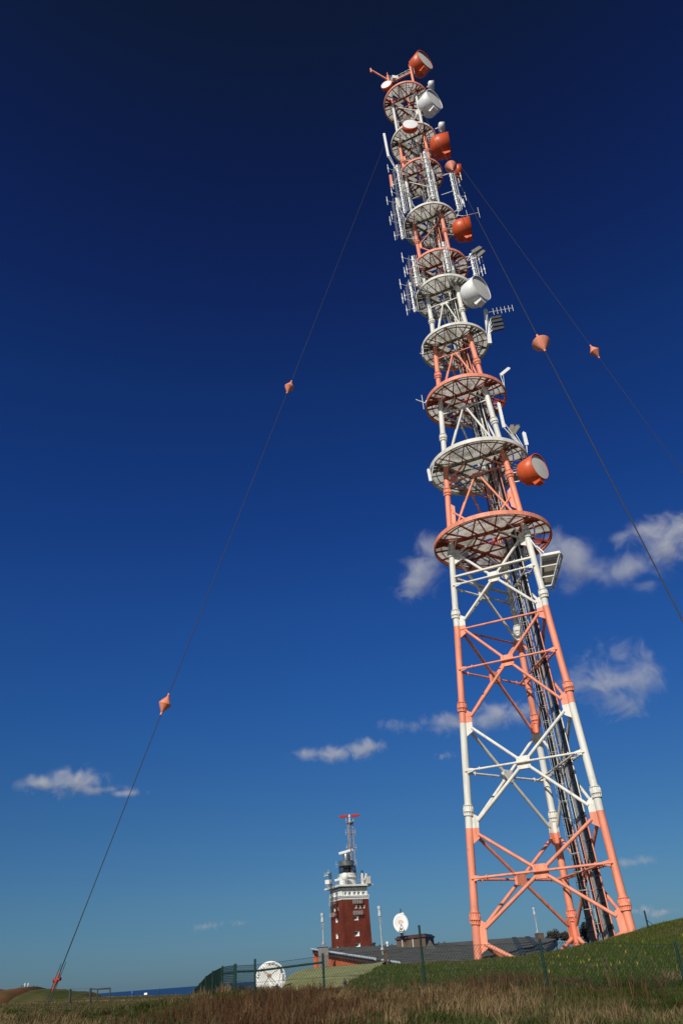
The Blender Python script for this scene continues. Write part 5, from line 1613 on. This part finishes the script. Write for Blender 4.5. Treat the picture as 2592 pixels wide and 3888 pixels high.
# dark antenna trellis hung on the left face
t = ltag('antenna_trellis', LL(385, 660) + n_l * 4.2, 'dark vertical antenna trellis hung on the left face of the lighthouse', 'antenna mast')
off = Vector((-.8, -5.2, 0)); b = MB(); A_, B_ = LL(385, 650) + off, LL(345, 80) + off
for d in (Vector((.28, 0, 0)), Vector((-.28, 0, 0)), Vector((0, -.4, 0))): b.tube(A_ + d, B_ + d, .09, n=5)
for k in range(24): b.tube(lerp(A_, B_, k / 24) + Vector((.28, 0, 0)), lerp(A_, B_, (k + 1) / 24) - Vector((.28, 0, 0)), .05, n=4)
b.build('trellis', DARKST, t)
b = MB()
for y in (250, 440, 600):
    p = lerp(A_, B_, (650 - y) / 570); b.tube(p, Vector((c_t.x, YL, p.z)) + n_l * (s_t / 2 - .1) + Vector((-.3, 0, 0)), .06, n=5)
b.build('wall_brackets', DARKST, t)
b = MB()
for x, y in ((270, 115), (300, 105), (322, 70)):
    p = LL(x, y) + off; b.tube(p - up_ * .4, p + up_ * .5, .09, n=5); b.tube(p, B_, .05, n=4); b.tube(p - up_ * .3 + Vector((-.3, 0, 0)), p - up_ * .3 + Vector((.3, 0, 0)), .12, n=5)
b.build('dipoles', GALV, t)
# wall mounted dipole frames
k = 0
for f, x, y, w, lb in (('r', 670, 495, 130, 'upper right'), ('r', 680, 665, 130, 'lower right'), ('l', 340, 525, 70, 'upper left'), ('l', 355, 690, 70, 'lower left')):
    u0, v0 = uv(f, x - w / 2, y); u1, v1 = uv(f, x + w / 2, y); i, j = (0, 1) if f == 'r' else (3, 0); nn = n_r if f == 'r' else n_l
    lo_, hi_ = corners(c_b, s_b), corners(c_t, s_t)
    def PW(u, v, d=.0): return lerp(lerp(lo_[i], lo_[j], u), lerp(hi_[i], hi_[j], u), v) + nn * d
    C_ = PW((u0 + u1) / 2, v0, .6); t = ltag('wall_antenna', C_, 'grey antenna frame on the lighthouse brick, %s' % lb, 'antenna', 'antenna frames on the lighthouse'); b = MB()
    hv = .043
    for uu in np.linspace(u0, u1, 6 if f == 'r' else 4):
        b.tube(PW(uu, v0 - hv, .8), PW(uu, v0 + hv, .8), .075, n=5); b.tube(PW(uu, v0, .8), PW(uu, v0, -.0), .04, n=4)
    for vv in (-.03, 0, .03): b.tube(PW(u0, v0 + vv, .65), PW(u1, v0 + vv, .65), .045, n=4)
    b.build('frame', GALV, t)

# ------------------------------------------------------------------ shrubs behind the building
def shrub(px_, py_, Y, rx, rz, label):
    P = at(px_, py_, Y); g = P.z - rz * 1.0; t = thing('shrub', Vector((P.x, P.y, g)), label, 'shrub', 'dark shrubs behind the building')
    b = MB(); b.tube(Vector((P.x, P.y, g - 2)), P, .12, .05, n=7)
    for k in range(7):
        a = random.uniform(0, 2 * PI); b.tube(Vector((P.x, P.y, g + rz * random.uniform(-.1, .6))), P + Vector((math.cos(a) * rx * .7, math.sin(a) * rx * .6, rz * random.uniform(.1, .8))), .05, .015, n=5)
    b.build('stem', DARKST, t)
    n = 1500; lobes = [(random.uniform(-.7, .7), random.uniform(-.5, .5), random.uniform(-.4, .55), random.uniform(.22, .48)) for _ in range(11)]
    b = MB()
    for k in range(n):
        lx, ly, lzz, lr = random.choice(lobes); d = Vector((random.gauss(0, 1), random.gauss(0, 1), random.gauss(0, 1))).normalized() * lr * random.random() ** .4
        c_ = P + Vector(((lx + d.x) * rx, (ly + d.y) * rx, (lzz + d.z * 1.25) * rz))
        s = random.uniform(.07, .15); u = Vector((random.gauss(0, 1), random.gauss(0, 1), random.gauss(0, 1))).normalized(); v = u.orthogonal().normalized()
        b.add([c_ - u * s, c_ + v * s * .5, c_ + u * s, c_ - v * s * .5], [(0, 1, 2, 3)], random.choice((0, 0, 1)))
    b.build('foliage', [mat('dark_leaf', (.045, .05, .03), .7, var=.3, scale=2), mat('purple_leaf', (.07, .045, .045), .7, var=.3, scale=2)], t)


shrub(2105, 3556, 104, 1.2, .9, 'dark low shrub left of the rear tower leg, the smaller one of the bushes')
shrub(2150, 3556, 106, 1.0, .8, 'dark low shrub directly behind the rear tower leg')
shrub(2222, 3540, 100, 1.35, 1.45, 'tall dark purple-green shrub between the rear tower leg and the cable shaft')
shrub(2258, 3537, 102, 1.0, 1.35, 'dark shrub touching the black cable shaft at its foot')

# ------------------------------------------------------------------ clouds: real volumes far off
def cloud(name, cpx, cpy, lobes, dens, label, D=3000, seed=0, nscale=1.0, rough=.7):
    C_ = at(cpx, cpy, D); f = C_.normalized(); r_ = f.cross(Vector((0, 0, 1))).normalized(); u_ = r_.cross(f)
    k = pxm(C_)
    L = [(x * k, y * k, q * k * 1.8, sq) for x, y, q, sq in lobes]
    x0 = min(l[0] - l[2] for l in L); x1 = max(l[0] + l[2] for l in L); y0 = min(l[1] - l[2] * l[3] for l in L); y1 = max(l[1] + l[2] * l[3] for l in L)
    dz = max(l[2] * l[3] for l in L) * 1.05
    Q = C_ + r_ * (x0 + x1) / 2 + u_ * (y0 + y1) / 2
    Mx = Matrix((r_, u_, -f)).transposed().to_4x4(); Mx.translation = C_
    bm = bmesh.new(); bmesh.ops.create_icosphere(bm, subdivisions=4, radius=1)
    for v in bm.verts:          # hull: union of the lobes seen from the middle
        d = v.co.copy(); best = .0
        cx_, cy_ = (x0 + x1) / 2, (y0 + y1) / 2
        ex, ey, ez = (x1 - x0) / 2 * 1.15, (y1 - y0) / 2 * 1.25, dz * 1.2
        v.co = Vector((cx_ + d.x * ex, cy_ + d.y * ey, d.z * ez))
    me = bpy.data.meshes.new(name); bm.to_mesh(me); bm.free()
    o = bpy.data.objects.new(name, me); o.matrix_world = Mx; col.objects.link(o); tag(o, label, 'cloud', 'small clouds in the blue sky')
    m = bpy.data.materials.new('cloud_vapour'); m.use_nodes = True; nt = m.node_tree; nt.nodes.clear()
    out = nd(nt, 'ShaderNodeOutputMaterial'); pv = nd(nt, 'ShaderNodeVolumePrincipled'); nt.links.new(pv.outputs[0], out.inputs['Volume'])
    pv.inputs['Color'].default_value = (1, 1, .985, 1); pv.inputs['Anisotropy'].default_value = 0
    tc = nd(nt, 'ShaderNodeTexCoord')
    n = nd(nt, 'ShaderNodeTexNoise'); n.inputs['Distortion'].default_value = .5; n.inputs['Scale'].default_value = nscale * 4.2 / ((x1 - x0) ** .5 * (y1 - y0) ** .5); n.inputs['Detail'].default_value = 6; n.inputs['Roughness'].default_value = rough
    ofs = nd(nt, 'ShaderNodeVectorMath', operation='ADD'); ofs.inputs[1].default_value = (seed * 913.0, seed * 517.0, seed * 231.0); nt.links.new(tc.outputs['Object'], ofs.inputs[0]); nt.links.new(ofs.outputs[0], n.inputs['Vector'])
    prev = None
    for (lx, ly, lr, sq) in L:
        mp = nd(nt, 'ShaderNodeMapping'); mp.vector_type = 'POINT'
        mp.inputs['Scale'].default_value = (1 / lr, 1 / (lr * sq), 1 / (lr * max(sq, .5)))
        mp.inputs['Location'].default_value = (-lx / lr, -ly / (lr * sq), 0)
        nt.links.new(tc.outputs['Object'], mp.inputs['Vector'])
        ln = nd(nt, 'ShaderNodeVectorMath', operation='LENGTH'); nt.links.new(mp.outputs[0], ln.inputs[0])
        sb = nd(nt, 'ShaderNodeMath', operation='SUBTRACT'); sb.inputs[0].default_value = 1; nt.links.new(ln.outputs['Value'], sb.inputs[1])
        if prev is None: prev = sb.outputs[0]
        else:
            mxn = nd(nt, 'ShaderNodeMath', operation='SMOOTH_MAX'); mxn.inputs[2].default_value = .25; nt.links.new(prev, mxn.inputs[0]); nt.links.new(sb.outputs[0], mxn.inputs[1]); prev = mxn.outputs[0]
    nm_ = nd(nt, 'ShaderNodeMath', operation='MULTIPLY_ADD'); nm_.inputs[1].default_value = 2.6; nm_.inputs[2].default_value = -1.62; nt.links.new(n.outputs['Fac'], nm_.inputs[0])
    ad = nd(nt, 'ShaderNodeMath', operation='ADD'); nt.links.new(prev, ad.inputs[0]); nt.links.new(nm_.outputs[0], ad.inputs[1])
    mr = nd(nt, 'ShaderNodeMapRange'); mr.inputs['From Min'].default_value = .0; mr.inputs['From Max'].default_value = 1.2; mr.interpolation_type = 'SMOOTHSTEP'; nt.links.new(ad.outputs[0], mr.inputs['Value'])
    # never reach the hull
    ed = nd(nt, 'ShaderNodeMapRange'); ed.inputs['From Min'].default_value = -.12; ed.inputs['From Max'].default_value = .12; nt.links.new(prev, ed.inputs['Value'])
    ml = nd(nt, 'ShaderNodeMath', operation='MULTIPLY'); nt.links.new(mr.outputs['Result'], ml.inputs[0]); nt.links.new(ed.outputs['Result'], ml.inputs[1])
    m2 = nd(nt, 'ShaderNodeMath', operation='MULTIPLY'); m2.inputs[1].default_value = dens * 1.4 / (dz * 2); nt.links.new(ml.outputs[0], m2.inputs[0]); nt.links.new(m2.outputs[0], pv.inputs['Density'])
    me.materials.append(m)
    return o


cloud('cloud', 2345, 2600, [(0, 30, 130, .7), (-90, 20, 100, .6), (90, 0, 95, .6), (10, -60, 90, .6), (140, 20, 60, .5)], 5, 'plump pale grey cloud right of the tower legs, roundest of the clouds', seed=1)
cloud('cloud', 1610, 2150, [(40, 60, 70, .8), (0, 0, 75, .9), (-40, -60, 75, .8), (-70, -100, 50, .5), (80, 60, 60, .8)], 3.2, 'streaky cloud just left of the lowest red platform', seed=2)
cloud('cloud', 2190, 2130, [(-70, 40, 80, 1.0), (-20, 0, 90, .9), (70, -50, 110, .5), (160, -70, 100, .5), (-60, -90, 60, .6), (220, -140, 70, .4)], 2.8, 'wispy cloud spreading right from behind the lowest red platform', seed=3)
cloud('cloud', 2490, 2060, [(-20, 40, 110, .5), (40, -20, 110, .7), (120, 10, 100, .8), (-110, 55, 60, .4)], 5, 'soft cloud behind the thick guy rope, farthest right of the higher clouds', seed=4)
cloud('cloud', 1830, 2735, [(-120, 5, 90, .45), (-20, -10, 90, .4), (60, 15, 80, .6), (140, 10, 80, .5), (-10, 0, 70, .5)], 3.2, 'long low cloud seen through the white tower legs', seed=5)
cloud('cloud', 1520, 2752, [(-40, 5, 50, .45), (30, -5, 60, .4)], .9, 'faint wisp of cloud left of the tower, above the flat wisp', seed=6)
cloud('cloud', 1320, 2858, [(-130, 5, 70, .3), (-50, 0, 90, .3), (50, 10, 80, .4), (90, 15, 60, .5)], 3, 'flat ragged cloud above the lighthouse mast', seed=7)
cloud('cloud', 280, 2968, [(-110, -10, 70, .4), (-10, 5, 75, .6), (60, 5, 60, .6), (110, -30, 80, .22), (190, -42, 70, .2)], 5, 'small bright white cloud low at the left, beside the long guy rope', seed=8)
cloud('cloud', 2410, 3274, [(-20, 0, 60, .25), (30, 3, 45, .35)], 1.0, 'thin grey cloud low at right of the tower foot', seed=9)
cloud('cloud', 2455, 3460, [(-10, 4, 45, .35), (40, -8, 50, .3)], 2.2, 'small white cloud just above the grassy hill at right', seed=10)
cloud('cloud', 795, 3517, [(-15, 0, 45, .28), (25, 3, 35, .3)], .8, 'tiny grey cloud low over the sea, left one of two', seed=11)
cloud('cloud', 903, 3506, [(0, 0, 32, .3)], .6, 'tiny dark wisp low over the sea, right one of two', seed=12)
cloud('cloud', 1690, 2870, [(0, 0, 36, .4)], .8, 'tiny isolated wisp between the lighthouse mast and the tower', seed=13)

# ------------------------------------------------------------------ light
SUN_AZ, SUN_EL = -112.0, 34.5
w = bpy.data.worlds.new('World'); sc.world = w; w.use_nodes = True; nt = w.node_tree; nt.nodes.clear()
out = nd(nt, 'ShaderNodeOutputWorld'); bg = nd(nt, 'ShaderNodeBackground'); sky = nd(nt, 'ShaderNodeTexSky'); sky.sky_type = 'NISHITA'; sky.sun_disc = False
sky.sun_elevation = R(SUN_EL); sky.sun_rotation = R(90 - SUN_AZ); sky.altitude = 60; sky.air_density = 1.0; sky.dust_density = .3; sky.ozone_density = 3.0
# the deep polarised blue opposite the sun: a filter over elevation that fades out towards the sun's side of the sky
tc = nd(nt, 'ShaderNodeTexCoord'); sp = nd(nt, 'ShaderNodeSeparateXYZ'); nt.links.new(tc.outputs['Generated'], sp.inputs[0])
rp = nd(nt, 'ShaderNodeValToRGB'); cr = rp.color_ramp
ST = [(0, .195, .35, .60), (.08, .205, .385, .585), (.17, .18, .395, .645), (.29, .14, .395, .79), (.41, .128, .38, .86), (.53, .106, .32, .82), (.65, .1025, .28, .72), (.74, .1025, .205, .58), (.83, .089, .155, .40), (.9, .10, .135, .24)]
while len(cr.elements) < len(ST): cr.elements.new(.5)
for e, (p, *c) in zip(cr.elements, ST): e.position = p; e.color = (*c, 1)
nt.links.new(sp.outputs['Z'], rp.inputs['Fac'])
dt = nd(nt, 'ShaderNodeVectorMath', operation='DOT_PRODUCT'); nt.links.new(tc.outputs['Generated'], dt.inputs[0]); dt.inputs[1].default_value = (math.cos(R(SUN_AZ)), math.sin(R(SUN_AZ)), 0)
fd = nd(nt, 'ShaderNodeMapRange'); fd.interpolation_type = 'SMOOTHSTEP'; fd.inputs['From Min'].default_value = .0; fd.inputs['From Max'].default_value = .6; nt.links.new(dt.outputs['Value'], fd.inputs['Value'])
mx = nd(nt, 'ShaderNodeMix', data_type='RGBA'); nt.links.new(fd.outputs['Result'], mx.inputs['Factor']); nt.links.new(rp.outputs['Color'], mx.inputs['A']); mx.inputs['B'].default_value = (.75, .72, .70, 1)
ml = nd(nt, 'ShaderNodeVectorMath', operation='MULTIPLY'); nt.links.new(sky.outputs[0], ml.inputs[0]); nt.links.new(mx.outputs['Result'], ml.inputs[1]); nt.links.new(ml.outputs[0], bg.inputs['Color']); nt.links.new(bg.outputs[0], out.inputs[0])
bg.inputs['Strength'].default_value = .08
su = bpy.data.lights.new('sun', 'SUN'); su.energy = 4.0; su.angle = R(.53); su.color = (1, .945, .86)
suo = bpy.data.objects.new('sun', su); col.objects.link(suo)
sd_ = Vector((math.cos(R(SUN_EL)) * math.cos(R(SUN_AZ)), math.cos(R(SUN_EL)) * math.sin(R(SUN_AZ)), math.sin(R(SUN_EL))))
suo.rotation_euler = sd_.to_track_quat('Z', 'Y').to_euler()

sc.view_settings.view_transform = 'Standard'; sc.view_settings.look = 'None'; sc.view_settings.exposure = 0; sc.view_settings.gamma = 1
sc.render.engine = 'CYCLES'
sc.cycles.max_bounces = 8; sc.cycles.diffuse_bounces = 3; sc.cycles.glossy_bounces = 3; sc.cycles.volume_bounces = 5; sc.cycles.transparent_max_bounces = 12
sc.cycles.volume_step_rate = 1.0
